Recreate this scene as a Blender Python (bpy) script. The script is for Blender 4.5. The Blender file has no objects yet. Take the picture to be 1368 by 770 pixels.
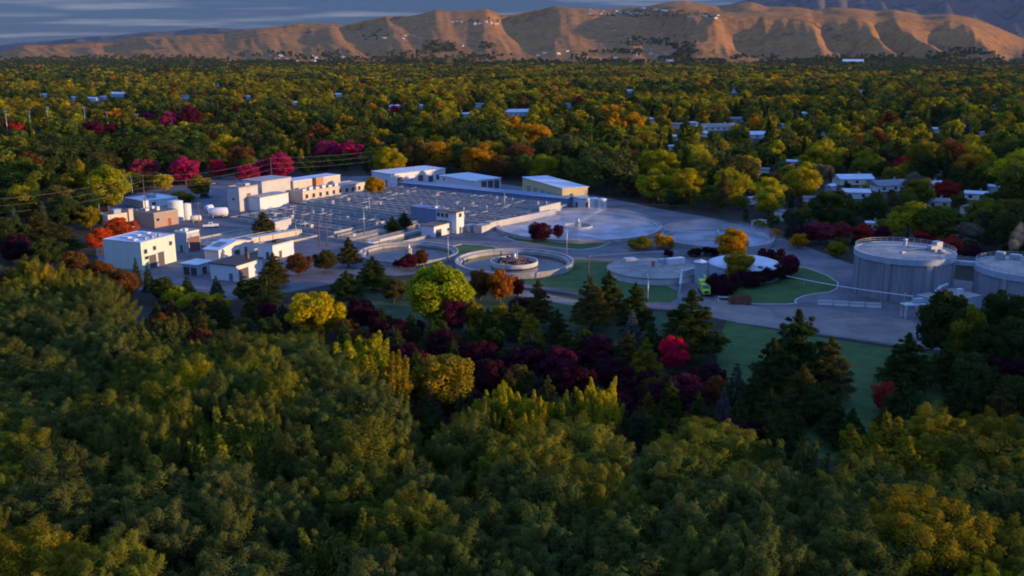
import bpy, math, random
import numpy as np
from mathutils import Vector, Matrix

R = math.radians
rng = np.random.default_rng(7)
random.seed(7)
scene = bpy.context.scene
COL = scene.collection

# ------------------------------------------------------------------ camera
F_PX, CAM_H = 1270.0, 65.0            # focal length in photo pixels (1368 wide), drone height
PITCH = math.atan(317 / F_PX)
CP, SP = math.cos(PITCH), math.sin(PITCH)
cam_data = bpy.data.cameras.new('camera')
cam_data.sensor_width = 36.0
cam_data.lens = 36.0 * F_PX / 1368.0
cam_data.clip_start, cam_data.clip_end = 0.5, 60000.0
cam = bpy.data.objects.new('camera', cam_data)
cam.location = (0, 0, CAM_H)
cam.rotation_euler = (math.pi / 2 - PITCH, 0, 0)
COL.objects.link(cam)
scene.camera = cam

# ------------------------------------------------------------------ light, sky, exposure
SUN_EL, SUN_AZ = 7.5, -13.0           # azimuth counted from +X (right of the picture) towards +Y
EXPOSURE = 1.08
HAZE = 0.8e-5
scene.view_settings.view_transform = 'Standard'
scene.view_settings.look = 'None'
scene.view_settings.gamma = 1.0
scene.view_settings.use_curve_mapping = False
scene.view_settings.exposure = EXPOSURE

sun_dir = Vector((math.cos(R(SUN_EL)) * math.cos(R(SUN_AZ)), math.cos(R(SUN_EL)) * math.sin(R(SUN_AZ)), math.sin(R(SUN_EL))))
sl = bpy.data.lights.new('sun', 'SUN')
sl.energy, sl.angle, sl.color = 3.4, R(0.6), (1.0, 0.66, 0.35)
so = bpy.data.objects.new('sun', sl)
so.rotation_euler = sun_dir.to_track_quat('Z', 'Y').to_euler()
so.location = (300, 0, 300)
COL.objects.link(so)

world = bpy.data.worlds.new('World')
scene.world = world
world.use_nodes = True


def nd(nt, typ, **kw):
    n = nt.nodes.new(typ)
    for k, v in kw.items():
        if k.startswith('i_'):
            key = k[2:]
            n.inputs[int(key) if key.isdigit() else key].default_value = v
        else:
            setattr(n, k, v)
    return n


def math_node(nt, op, a, b=None, c=None, clamp=False):
    n = nt.nodes.new('ShaderNodeMath')
    n.operation, n.use_clamp = op, clamp
    for i, v in enumerate((a, b, c)):
        if v is None:
            continue
        if isinstance(v, (int, float)):
            n.inputs[i].default_value = v
        else:
            nt.links.new(v, n.inputs[i])
    return n.outputs[0]


def mix_col(nt, fac, a, b, blend='MIX'):
    n = nt.nodes.new('ShaderNodeMix')
    n.data_type, n.blend_type = 'RGBA', blend
    for sock, v in ((n.inputs[0], fac), (n.inputs[6], a), (n.inputs[7], b)):
        if isinstance(v, (int, float)):
            sock.default_value = v
        elif isinstance(v, (tuple, list)):
            sock.default_value = tuple(v) + ((1,) if len(v) == 3 else ())
        else:
            nt.links.new(v, sock)
    return n.outputs[2]


wt = world.node_tree
wt.nodes.clear()
w_out = nd(wt, 'ShaderNodeOutputWorld')
w_bg = nd(wt, 'ShaderNodeBackground')
w_bg.inputs['Strength'].default_value = 0.15
sky = nd(wt, 'ShaderNodeTexSky', sky_type='NISHITA', sun_disc=False)
sky.sun_elevation, sky.sun_rotation = R(SUN_EL), R(90 - SUN_AZ)
sky.altitude, sky.air_density, sky.dust_density, sky.ozone_density = 800, 1.0, 0.6, 4.0
tc = nd(wt, 'ShaderNodeTexCoord')
sep = nd(wt, 'ShaderNodeSeparateXYZ')
wt.links.new(tc.outputs['Generated'], sep.inputs[0])
# high, thin layer of cloud: direction projected on a flat deck, long streaks
zc = math_node(wt, 'ADD', math_node(wt, 'MAXIMUM', sep.outputs[2], 0.0), 0.05)
cx = math_node(wt, 'DIVIDE', sep.outputs[0], zc)
cy = math_node(wt, 'DIVIDE', sep.outputs[1], zc)
cmb = nd(wt, 'ShaderNodeCombineXYZ')
wt.links.new(math_node(wt, 'MULTIPLY', cx, 0.35), cmb.inputs[0])
wt.links.new(math_node(wt, 'MULTIPLY', cy, 0.8), cmb.inputs[1])
nz = nd(wt, 'ShaderNodeTexNoise')
nz.inputs['Scale'].default_value, nz.inputs['Detail'].default_value, nz.inputs['Roughness'].default_value = 1.0, 7, 0.6
wt.links.new(cmb.outputs[0], nz.inputs['Vector'])
ramp = nd(wt, 'ShaderNodeValToRGB')
ramp.color_ramp.elements[0].position, ramp.color_ramp.elements[1].position = 0.50, 0.74
ramp.color_ramp.elements[0].color, ramp.color_ramp.elements[1].color = (0, 0, 0, 1), (1, 1, 1, 1)
wt.links.new(nz.outputs[0], ramp.inputs[0])
nz2 = nd(wt, 'ShaderNodeTexNoise')
nz2.inputs['Scale'].default_value, nz2.inputs['Detail'].default_value = 1.6, 5
wt.links.new(cmb.outputs[0], nz2.inputs['Vector'])
deck = mix_col(wt, nz2.outputs[0], (0.012, 0.090, 0.35), (0.040, 0.145, 0.47))
lit = mix_col(wt, ramp.outputs[0], deck, (0.85, 0.85, 1.1))
# dark slate bank low in the sky, paler broken cloud overhead
elev = nd(wt, 'ShaderNodeMapRange', interpolation_type='SMOOTHSTEP')
wt.links.new(sep.outputs[2], elev.inputs[0])
elev.inputs[1].default_value, elev.inputs[2].default_value = 0.10, 0.45
lit = mix_col(wt, elev.outputs[0], lit, (1.0, 1.9, 4.9))
low = nd(wt, 'ShaderNodeMapRange')
wt.links.new(sep.outputs[2], low.inputs[0])
low.inputs[1].default_value, low.inputs[2].default_value, low.inputs[3].default_value, low.inputs[4].default_value = 0.1, 0.4, 0.93, 0.78
skyc = mix_col(wt, low.outputs[0], sky.outputs[0], lit)
wt.links.new(skyc, w_bg.inputs['Color'])
wt.links.new(w_bg.outputs[0], w_out.inputs['Surface'])

cy_ = scene.cycles
cy_.use_denoising = True
try:
    cy_.denoiser = 'OPENIMAGEDENOISE'
except Exception:
    pass
cy_.max_bounces, cy_.diffuse_bounces, cy_.glossy_bounces = 5, 2, 2
cy_.transmission_bounces, cy_.transparent_max_bounces, cy_.volume_bounces = 3, 8, 0
cy_.caustics_reflective = cy_.caustics_refractive = False
cy_.sample_clamp_indirect = 4.0
cy_.use_adaptive_sampling = True
cy_.adaptive_threshold = 0.015
cy_.filter_width = 1.9
scene.render.threads_mode = 'AUTO'


# ------------------------------------------------------------------ photo pixel <-> place
def P(px, py, z=0.0):
    u, v = (px - 684) / F_PX, (385 - py) / F_PX
    dy, dz = CP + v * SP, -SP + v * CP
    t = (z - CAM_H) / dz
    return (u * t, dy * t)


def proj(x, y, z):
    d = y * CP - (z - CAM_H) * SP
    v = y * SP + (z - CAM_H) * CP
    return 684 + F_PX * x / d, 385 - F_PX * v / d, d


def len_to(C, ang, px):
    u = (px - 684) / F_PX
    dx, dy = math.cos(R(ang)), math.sin(R(ang))
    return (u * (C[1] * CP + CAM_H * SP) - C[0]) / (dx - u * dy * CP)


def height_at(C, py):
    v = (385 - py) / F_PX
    return CAM_H + C[1] * (v * CP - SP) / (CP + v * SP)


# ------------------------------------------------------------------ materials
MATS = {}


def mat(name, color, rough=0.8, var=0.15, scale=0.6, metal=0.0, bump=0.0, spec=0.3, streak=False, color2=None):
    """Painted / mineral surface: base colour with blotchy wear in object space."""
    if name in MATS:
        return MATS[name]
    m = bpy.data.materials.new(name)
    m.use_nodes = True
    nt = m.node_tree
    b = nt.nodes['Principled BSDF']
    b.inputs['Roughness'].default_value = rough
    b.inputs['Metallic'].default_value = metal
    b.inputs['Specular IOR Level'].default_value = spec
    t = nd(nt, 'ShaderNodeTexCoord')
    n = nd(nt, 'ShaderNodeTexNoise')
    n.inputs['Scale'].default_value, n.inputs['Detail'].default_value, n.inputs['Roughness'].default_value = scale, 6, 0.65
    if streak:
        mp = nd(nt, 'ShaderNodeMapping')
        mp.inputs['Scale'].default_value = (1, 1, 0.12)
        nt.links.new(t.outputs['Object'], mp.inputs[0])
        nt.links.new(mp.outputs[0], n.inputs['Vector'])
    else:
        nt.links.new(t.outputs['Object'], n.inputs['Vector'])
    c2 = color2 or tuple(c * (1 - 2.2 * var) for c in color)
    r = nd(nt, 'ShaderNodeValToRGB')
    r.color_ramp.elements[0].position, r.color_ramp.elements[1].position = 0.33, 0.62
    r.color_ramp.elements[0].color = tuple(c2) + (1,)
    r.color_ramp.elements[1].color = tuple(color) + (1,)
    nt.links.new(n.outputs[0], r.inputs[0])
    nt.links.new(r.outputs[0], b.inputs['Base Color'])
    if bump:
        bp = nd(nt, 'ShaderNodeBump')
        bp.inputs['Strength'].default_value = bump
        nt.links.new(n.outputs[0], bp.inputs['Height'])
        nt.links.new(bp.outputs[0], b.inputs['Normal'])
    MATS[name] = m
    return m


def foliage_mat(name, source):
    """Leaves: colour of the tree (object colour or instance attribute), varied leaf clump by leaf clump."""
    m = bpy.data.materials.new(name)
    m.use_nodes = True
    nt = m.node_tree
    nt.nodes.clear()
    out = nd(nt, 'ShaderNodeOutputMaterial')
    if source == 'object':
        c = nd(nt, 'ShaderNodeObjectInfo').outputs['Color']
    else:
        c = nd(nt, 'ShaderNodeAttribute', attribute_type='INSTANCER', attribute_name='tint').outputs['Color']
    tone = nd(nt, 'ShaderNodeAttribute', attribute_type='GEOMETRY', attribute_name='tone').outputs['Fac']
    # some boughs have turned less than others
    tcn = nd(nt, 'ShaderNodeTexCoord')
    pn = nd(nt, 'ShaderNodeTexNoise')
    pn.inputs['Scale'].default_value, pn.inputs['Detail'].default_value = 0.42, 3
    nt.links.new(tcn.outputs['Object'], pn.inputs['Vector'])
    pr = nd(nt, 'ShaderNodeMapRange')
    nt.links.new(pn.outputs[0], pr.inputs[0])
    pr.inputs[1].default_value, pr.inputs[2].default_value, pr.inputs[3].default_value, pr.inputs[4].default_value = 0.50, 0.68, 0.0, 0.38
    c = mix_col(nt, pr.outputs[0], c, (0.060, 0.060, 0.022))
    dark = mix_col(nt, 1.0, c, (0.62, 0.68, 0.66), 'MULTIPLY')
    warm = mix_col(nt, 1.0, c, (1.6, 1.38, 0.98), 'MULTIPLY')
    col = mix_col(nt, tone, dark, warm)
    d = nd(nt, 'ShaderNodeBsdfDiffuse')
    tr = nd(nt, 'ShaderNodeBsdfTranslucent')
    nt.links.new(col, d.inputs['Color'])
    nt.links.new(mix_col(nt, 1.0, col, (1.15, 1.1, 0.7), 'MULTIPLY'), tr.inputs['Color'])
    mx = nd(nt, 'ShaderNodeMixShader')
    mx.inputs[0].default_value = 0.38
    nt.links.new(d.outputs[0], mx.inputs[1])
    nt.links.new(tr.outputs[0], mx.inputs[2])
    nt.links.new(mx.outputs[0], out.inputs['Surface'])
    return m


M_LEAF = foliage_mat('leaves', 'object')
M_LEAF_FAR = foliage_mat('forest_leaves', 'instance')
M_BARK = mat('bark', (0.12, 0.09, 0.065), 0.95, 0.2, 2.0)
M_PALE_BARK = mat('pale_bark', (0.24, 0.21, 0.17), 0.95, 0.2, 2.0)
M_SOIL = mat('leaf_litter', (0.03, 0.024, 0.013), 1.0, 0.25, 0.35, color2=(0.014, 0.016, 0.008))
M_GRASS = mat('mown_grass', (0.055, 0.105, 0.020), 1.0, 0.18, 0.22, color2=(0.026, 0.060, 0.015))
M_DRYGRASS = mat('thin_grass', (0.032, 0.062, 0.020), 1.0, 0.2, 0.15, color2=(0.02, 0.042, 0.016))
M_ASPHALT = mat('asphalt', (0.165, 0.155, 0.16), 0.9, 0.12, 0.10, color2=(0.085, 0.08, 0.088))
M_ROAD = mat('road_gravel', (0.23, 0.195, 0.165), 0.95, 0.12, 0.16, color2=(0.15, 0.13, 0.115))
M_CONC = mat('concrete', (0.36, 0.345, 0.32), 0.9, 0.12, 0.35, color2=(0.22, 0.21, 0.195))
M_CONC_DARK = mat('stained_concrete', (0.25, 0.23, 0.20), 0.9, 0.15, 0.5, color2=(0.11, 0.10, 0.085))
M_CONC_PALE = mat('pale_concrete', (0.46, 0.45, 0.43), 0.9, 0.08, 0.35)
M_WHITE = mat('white_paint', (0.60, 0.60, 0.59), 0.6, 0.06, 0.5, streak=True)
M_WHITE_ROOF = mat('white_roof', (0.56, 0.58, 0.61), 0.6, 0.10, 0.25)
M_METAL_ROOF = mat('metal_roof', (0.47, 0.52, 0.58), 0.5, 0.08, 0.3, spec=0.6)
M_PALEGREEN = mat('pale_green_paint', (0.52, 0.58, 0.47), 0.7, 0.06, 0.4, streak=True)
M_BEIGE = mat('beige_wall', (0.55, 0.46, 0.36), 0.85, 0.07, 0.5, streak=True)
M_CREAM = mat('cream_wall', (0.66, 0.60, 0.48), 0.8, 0.06, 0.5, streak=True)
M_YELLOW = mat('yellow_wall', (0.56, 0.45, 0.21), 0.8, 0.06, 0.5, streak=True)
M_BRICK = mat('brown_brick', (0.34, 0.25, 0.19), 0.9, 0.1, 2.0)
M_BLUEGREY = mat('blue_grey_paint', (0.32, 0.38, 0.42), 0.6, 0.08, 0.4, streak=True)
M_ROOF_BROWN = mat('brown_roof', (0.15, 0.12, 0.10), 0.9, 0.1, 0.4)
M_ROOF_DARK = mat('dark_roof', (0.06, 0.055, 0.055), 0.9, 0.15, 0.5)
M_DOOR_DARK = mat('dark_door', (0.085, 0.075, 0.085), 0.6, 0.08, 1.0)
M_DOOR_MAROON = mat('maroon_door', (0.16, 0.075, 0.065), 0.6, 0.08, 1.0)
M_GLASS = mat('window_glass', (0.03, 0.035, 0.045), 0.12, 0.1, 1.0, spec=0.8)
M_STEEL = mat('galvanised_steel', (0.42, 0.44, 0.46), 0.45, 0.1, 1.5, metal=0.6)
M_RUST = mat('rust', (0.20, 0.085, 0.045), 0.9, 0.2, 1.5)
M_WOOD = mat('pole_wood', (0.16, 0.095, 0.06), 0.95, 0.15, 2.0)
M_TANK = mat('ribbed_tank_wall', (0.27, 0.275, 0.28), 0.8, 0.1, 0.25, streak=True, color2=(0.16, 0.165, 0.17))
M_SLATEBLUE = mat('slate_blue_concrete', (0.15, 0.21, 0.30), 0.7, 0.1, 0.3, streak=True)
M_TANK_TOP = mat('tank_roof', (0.42, 0.35, 0.28), 0.9, 0.1, 0.17, color2=(0.22, 0.19, 0.165))
M_LID = mat('gravel_lid', (0.31, 0.275, 0.235), 0.95, 0.1, 0.2, color2=(0.17, 0.155, 0.14))
M_LIME = mat('lime_paint', (0.42, 0.62, 0.02), 0.35, 0.05, 1.0, spec=0.5)
M_RUBBER = mat('rubber', (0.018, 0.018, 0.018), 0.9, 0.1, 2.0)
M_CAR_WHITE = mat('car_white', (0.75, 0.75, 0.75), 0.3, 0.02, 1.0, spec=0.5)
M_CAR_DARK = mat('car_dark', (0.03, 0.04, 0.07), 0.3, 0.02, 1.0, spec=0.5)
M_WIRE = mat('wire', (0.30, 0.30, 0.31), 0.6, 0.05, 1.0, metal=0.3)
M_KERB = mat('kerb_concrete', (0.50, 0.48, 0.44), 0.9, 0.08, 0.6)
M_ROOF_SLATE = mat('slate_roof', (0.20, 0.21, 0.23), 0.85, 0.1, 0.7)
M_ROOF_TAN = mat('tan_roof', (0.26, 0.23, 0.20), 0.85, 0.1, 0.7)
M_RED = mat('red_paint', (0.30, 0.05, 0.035), 0.6, 0.1, 1.0)
M_ORANGE_PIPE = mat('orange_brick', (0.45, 0.22, 0.10), 0.8, 0.1, 1.0)


def water_mat(name, col, rough=0.12):
    m = bpy.data.materials.new(name)
    m.use_nodes = True
    nt = m.node_tree
    b = nt.nodes['Principled BSDF']
    b.inputs['Roughness'].default_value = rough
    b.inputs['Specular IOR Level'].default_value = 0.5
    t = nd(nt, 'ShaderNodeTexCoord')
    n = nd(nt, 'ShaderNodeTexNoise')
    n.inputs['Scale'].default_value, n.inputs['Detail'].default_value = 0.12, 5
    nt.links.new(t.outputs['Object'], n.inputs['Vector'])
    r = nd(nt, 'ShaderNodeValToRGB')
    r.color_ramp.elements[0].position, r.color_ramp.elements[1].position = 0.38, 0.62
    r.color_ramp.elements[0].color = tuple(c * 0.32 for c in col) + (1,)
    r.color_ramp.elements[1].color = tuple(col) + (1,)
    nt.links.new(n.outputs[0], r.inputs[0])
    nt.links.new(r.outputs[0], b.inputs['Base Color'])
    n2 = nd(nt, 'ShaderNodeTexNoise')
    n2.inputs['Scale'].default_value, n2.inputs['Detail'].default_value = 1.2, 3
    nt.links.new(t.outputs['Object'], n2.inputs['Vector'])
    bp = nd(nt, 'ShaderNodeBump')
    bp.inputs['Strength'].default_value, bp.inputs['Distance'].default_value = 0.12, 0.2
    nt.links.new(n2.outputs[0], bp.inputs['Height'])
    nt.links.new(bp.outputs[0], b.inputs['Normal'])
    return m


M_WATER = water_mat('basin_water', (0.05, 0.055, 0.055))
M_WATER_PALE = water_mat('foamy_water', (0.26, 0.31, 0.38), 0.3)
M_WATER_BROWN = water_mat('brown_water', (0.06, 0.05, 0.04))


# ------------------------------------------------------------------ mesh helpers
class MB:
    def __init__(self):
        self.v, self.f, self.m, self.mats, self.s = [], [], [], [], []

    def mi(self, m):
        if m not in self.mats:
            self.mats.append(m)
        return self.mats.index(m)

    def add(self, verts, faces, m, smooth=False):
        o = len(self.v)
        self.v += [tuple(p) for p in verts]
        k = self.mi(m)
        for f in faces:
            self.f.append([i + o for i in f])
            self.m.append(k)
            self.s.append(smooth)
        return self

    def box(self, c, size, m, rot=0.0):
        """c = centre of the base."""
        sx, sy, sz = size[0] / 2, size[1] / 2, size[2]
        ca, sa = math.cos(rot), math.sin(rot)
        vs = []
        for z in (0, sz):
            for x, y in ((-sx, -sy), (sx, -sy), (sx, sy), (-sx, sy)):
                vs.append((c[0] + x * ca - y * sa, c[1] + x * sa + y * ca, c[2] + z))
        return self.add(vs, [(3, 2, 1, 0), (4, 5, 6, 7), (0, 1, 5, 4), (1, 2, 6, 5), (2, 3, 7, 6), (3, 0, 4, 7)], m)

    def prism(self, poly, z0, z1, m, cap=True):
        """poly = list of (x, y), counter-clockwise."""
        n = len(poly)
        vs = [(x, y, z0) for x, y in poly] + [(x, y, z1) for x, y in poly]
        fs = [(i, (i + 1) % n, n + (i + 1) % n, n + i) for i in range(n)]
        if cap:
            fs += [tuple(range(n, 2 * n)), tuple(reversed(range(n)))]
        return self.add(vs, fs, m)

    def lathe(self, prof, m, c=(0, 0, 0), n=64, smooth=True, closed=False):
        vs, fs = [], []
        k = len(prof)
        for i in range(n):
            a = 2 * math.pi * i / n
            for r, z in prof:
                vs.append((c[0] + r * math.cos(a), c[1] + r * math.sin(a), c[2] + z))
        for i in range(n):
            j = (i + 1) % n
            for q in range(k if closed else k - 1):
                w = (q + 1) % k
                fs.append((i * k + q, j * k + q, j * k + w, i * k + w))
        return self.add(vs, fs, m, smooth)

    def tube(self, pts, rad, m, n=6, smooth=True):
        pts = [Vector(p) for p in pts]
        if not isinstance(rad, (list, tuple)):
            rad = [rad] * len(pts)
        vs, fs = [], []
        for i, p in enumerate(pts):
            d = (pts[min(i + 1, len(pts) - 1)] - pts[max(i - 1, 0)]).normalized()
            a = d.orthogonal().normalized() if abs(d.z) > 0.9 else d.cross(Vector((0, 0, 1))).normalized()
            b = d.cross(a)
            for k in range(n):
                t = 2 * math.pi * k / n
                vs.append(p + (a * math.cos(t) + b * math.sin(t)) * rad[i])
        for i in range(len(pts) - 1):
            for k in range(n):
                fs.append((i * n + k, i * n + (k + 1) % n, (i + 1) * n + (k + 1) % n, (i + 1) * n + k))
        fs += [tuple(reversed(range(n))), tuple((len(pts) - 1) * n + k for k in range(n))]
        return self.add(vs, fs, m, smooth)

    def build(self, name, parent=None, loc=None):
        me = bpy.data.meshes.new(name)
        me.from_pydata(self.v, [], self.f)
        for m in self.mats:
            me.materials.append(m)
        me.polygons.foreach_set('material_index', self.m)
        me.polygons.foreach_set('use_smooth', self.s)
        me.update()
        o = bpy.data.objects.new(name, me)
        COL.objects.link(o)
        if parent:
            o.parent = parent
        if loc:
            o.location = loc
        return o


def tag(o, label=None, cat=None, group=None, kind=None):
    for k, v in (('label', label), ('category', cat), ('group', group), ('kind', kind)):
        if v:
            o[k] = v
    return o


def empty(name, loc, rz=0.0, label=None, cat=None, group=None):
    o = bpy.data.objects.new(name, None)
    o.location, o.rotation_euler = loc, (0, 0, rz)
    o.empty_display_size = 0.5
    COL.objects.link(o)
    return tag(o, label, cat, group)


def copy_tree(src, loc, rz=0.0, scale=None, color=None):
    r = src.copy()
    COL.objects.link(r)
    r.location, r.rotation_euler = loc, (0, 0, rz)
    if scale:
        r.scale = scale
    if color:
        r.color = color
    for ch in list(src.children):
        c = ch.copy()
        COL.objects.link(c)
        c.parent = r
        if color:
            c.color = color
        for g in ch.children:
            d = g.copy()
            COL.objects.link(d)
            d.parent = c
    return r


def clip_px(poly, z=0.0):
    return [P(x, y, z) for x, y in poly]


def sheet(name, poly_px, z, m, kind='structure'):
    mb = MB()
    pts = clip_px(poly_px, z)
    a = sum(pts[i][0] * pts[(i + 1) % len(pts)][1] - pts[(i + 1) % len(pts)][0] * pts[i][1] for i in range(len(pts)))
    if a < 0:
        pts.reverse()
    mb.add([(x, y, z) for x, y in pts], [tuple(range(len(pts)))], m)
    return tag(mb.build(name), kind=kind)


def inside(px, py, poly):
    r = False
    n = len(poly)
    for i in range(n):
        x1, y1 = poly[i]
        x2, y2 = poly[(i + 1) % n]
        if (y1 > py) != (y2 > py) and px < (x2 - x1) * (py - y1) / (y2 - y1) + x1:
            r = not r
    return r


def smooth_poly(poly, it=2):
    for _ in range(it):
        q = []
        for i in range(len(poly)):
            a, b = poly[i], poly[(i + 1) % len(poly)]
            q += [(a[0] * .75 + b[0] * .25, a[1] * .75 + b[1] * .25), (a[0] * .25 + b[0] * .75, a[1] * .25 + b[1] * .75)]
        poly = q
    return poly


# ------------------------------------------------------------------ ground, roads, lawns
g = MB()
g.add([(-15000, -1500, 0), (15000, -1500, 0), (15000, 19000, 0), (-15000, 19000, 0)], [(0, 1, 2, 3)], M_SOIL)
tag(g.build('ground'), kind='structure')

PAVE = [(150, 380), (250, 402), (340, 400), (470, 374), (560, 366), (760, 392), (860, 412), (955, 418), (985, 432), (1130, 452),
        (1200, 463), (1260, 468), (1430, 462), (1430, 395), (1290, 375), (1145, 356), (1065, 325), (960, 293), (880, 279), (800, 262),
        (700, 250), (600, 236), (500, 235), (380, 238), (300, 236), (200, 254), (150, 268), (132, 300), (128, 340)]


def wear(m, crack, patch):
    nt = m.node_tree
    b = nt.nodes['Principled BSDF']
    old = b.inputs['Base Color'].links[0].from_socket
    t = nd(nt, 'ShaderNodeTexCoord')
    v = nd(nt, 'ShaderNodeTexVoronoi', feature='DISTANCE_TO_EDGE')
    v.inputs['Scale'].default_value = crack
    nw = nd(nt, 'ShaderNodeTexNoise'); nw.inputs['Scale'].default_value, nw.inputs['Detail'].default_value = 0.25, 4
    nt.links.new(t.outputs['Object'], nw.inputs['Vector'])
    wv = mix_col(nt, 0.25, t.outputs['Object'], nw.outputs['Color'], 'ADD')
    nt.links.new(wv, v.inputs['Vector'])
    r = nd(nt, 'ShaderNodeValToRGB')
    r.color_ramp.elements[0].position, r.color_ramp.elements[1].position = 0.0, 0.012
    r.color_ramp.elements[0].color, r.color_ramp.elements[1].color = (0.55, 0.55, 0.55, 1), (1, 1, 1, 1)
    nt.links.new(v.outputs['Distance'], r.inputs[0])
    v2 = nd(nt, 'ShaderNodeTexVoronoi', feature='F1', distance='CHEBYCHEV')
    v2.inputs['Scale'].default_value = patch
    nt.links.new(t.outputs['Object'], v2.inputs['Vector'])
    r2 = nd(nt, 'ShaderNodeValToRGB')
    r2.color_ramp.elements[0].color, r2.color_ramp.elements[1].color = (0.72, 0.72, 0.74, 1), (1.1, 1.08, 1.05, 1)
    nt.links.new(v2.outputs['Color'], r2.inputs[0])
    c = mix_col(nt, 1.0, old, r.outputs[0], 'MULTIPLY')
    nt.links.new(mix_col(nt, 1.0, c, r2.outputs[0], 'MULTIPLY'), b.inputs['Base Color'])


wear(M_ASPHALT, 0.11, 0.045)
wear(M_ROAD, 0.07, 0.06)
sheet('plant_pavement', PAVE, 0.02, M_ASPHALT)
LAWNS = [
    ([(668, 319), (694, 311), (760, 314), (826, 321), (788, 335), (745, 332)], M_GRASS),
    ([(604, 326), (655, 329), (672, 335), (640, 342), (606, 340)], M_GRASS),
    ([(752, 346), (842, 350), (812, 362), (905, 384), (905, 404), (860, 404), (720, 382), (640, 372), (700, 372), (752, 362)], M_GRASS),
    ([(600, 376), (705, 388), (760, 396), (872, 418), (955, 424), (880, 470), (700, 470), (560, 430), (420, 410), (440, 385), (540, 372)], M_DRYGRASS),
    ([(948, 402), (975, 384), (1042, 372), (1060, 352), (1120, 374), (1118, 390), (1078, 394), (1060, 402), (1066, 407), (1000, 407)], M_GRASS),
    ([(962, 427), (1000, 436), (1130, 456), (1200, 467), (1262, 474), (1400, 470), (1420, 600), (1000, 620), (955, 520)], M_GRASS),
]
for i, (poly, m) in enumerate(LAWNS):
    sheet('lawn', smooth_poly(poly, 1), 0.03 + 0.004 * i, m)
sheet('road', [(905, 405), (960, 398), (1000, 409), (1060, 410), (1100, 412), (1215, 428), (1235, 440), (1205, 461), (1130, 450), (985, 431), (930, 420)], 0.06, M_ROAD)
sheet('footpath', [(596, 372), (640, 376), (775, 402), (770, 409), (690, 395), (590, 379)], 0.064, M_ROAD)


def kerb(poly_px, closed=True):
    pts = [P(x, y) for x, y in poly_px]
    mb = MB()
    n = len(pts)
    for i in range(n if closed else n - 1):
        a, b = Vector(pts[i]), Vector(pts[(i + 1) % n])
        d = b - a
        c = (a + b) / 2
        mb.box((c.x, c.y, 0.0), (d.length + 0.02, 0.30 + 0.003 * (i % 2), 0.17 + 0.003 * (i % 2)), M_KERB, math.atan2(d.y, d.x))
    return tag(mb.build('kerb'), kind='structure')


kerb(smooth_poly(LAWNS[0][0], 1))
kerb(smooth_poly(LAWNS[1][0], 1))
kerb(smooth_poly(LAWNS[4][0], 1))
kerb([(786, 343), (850, 338), (905, 336)], False)

# ------------------------------------------------------------------ hills
SKY_MAIN = [(-700, 95), (-300, 80), (-80, 74), (0, 70), (33, 61), (75, 60), (115, 58), (150, 57), (190, 49), (235, 48), (300, 45), (343, 38), (375, 35), (400, 32),
            (440, 32), (460, 34), (490, 27), (517, 22), (545, 22), (562, 19), (582, 13), (600, 15), (630, 14), (651, 12), (660, 16), (673, 21), (690, 19), (720, 13),
            (742, 8), (765, 11), (800, 13), (830, 12), (862, 9), (900, 2), (915, 1), (940, 5), (962, 10), (985, 5), (1005, 3), (1025, 9), (1060, 9), (1085, 13), (1110, 10),
            (1140, 11), (1170, 15), (1195, 13), (1230, 20), (1270, 19), (1290, 22), (1310, 27), (1340, 40), (1368, 52), (1420, 60), (1600, 62), (2100, 70)]
cols = np.arange(-520, 1900, 3.0)
rows = np.linspace(0, 1, 150)
NC, NR = len(cols), len(rows)
Y0, Y1 = 4400.0, 8000.0
Yr = Y0 + (Y1 - Y0) * rows
sx_, sy_ = zip(*SKY_MAIN)
skyline = np.interp(cols, sx_, sy_)


NOISE = {}


def vnoise(x, y, seed):
    """smooth value noise on arrays"""
    if seed not in NOISE:
        NOISE[seed] = np.random.default_rng(seed).random((257, 257))
    tab = NOISE[seed]
    xi, yi = np.floor(x).astype(int), np.floor(y).astype(int)
    xf, yf = x - xi, y - yi
    xf, yf = xf * xf * (3 - 2 * xf), yf * yf * (3 - 2 * yf)
    g_ = lambda a, b: tab[a % 257, b % 257]
    return (g_(xi, yi) * (1 - xf) * (1 - yf) + g_(xi + 1, yi) * xf * (1 - yf) + g_(xi, yi + 1) * (1 - xf) * yf + g_(xi + 1, yi + 1) * xf * yf)


U, T = np.meshgrid(cols, rows, indexing='ij')
# crest of each spur: (px at the foot, px at the top), crest top t, reach left / right in px, strength
SPURS = [(932, 953, 0.40, 26, 120, 1.0), (1098, 1078, 0.52, 40, 105, 0.9), (1212, 1155, 0.55, 45, 75, 0.8), (1262, 1190, 0.62, 30, 80, 0.55),
         (1345, 1300, 0.55, 40, 60, 0.6), (800, 730, 0.75, 120, 120, 0.55), (620, 645, 0.85, 60, 70, 0.35), (560, 585, 0.9, 50, 60, 0.3), (450, 520, 0.85, 70, 60, 0.35),
         (300, 345, 0.75, 60, 70, 0.4), (160, 200, 0.8, 70, 70, 0.3), (60, 100, 0.8, 60, 60, 0.3), (-60, 0, 0.7, 60, 60, 0.3), (1480, 1440, 0.6, 60, 80, 0.5),
         (1600, 1560, 0.6, 60, 80, 0.5), (700, 690, 0.8, 50, 70, 0.25), (870, 865, 0.9, 60, 70, 0.35), (990, 1010, 0.95, 50, 60, 0.35)]
base = np.clip(T / 0.85, 0, 1) ** 1.15
back = np.clip((T - 0.88) / 0.12, 0, 1)
base = base * (1 - 0.35 * back)
warp = 14 * (vnoise(U / 55 + 3, T * 6, 1) - 0.5)
sp = np.zeros_like(U)
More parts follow.
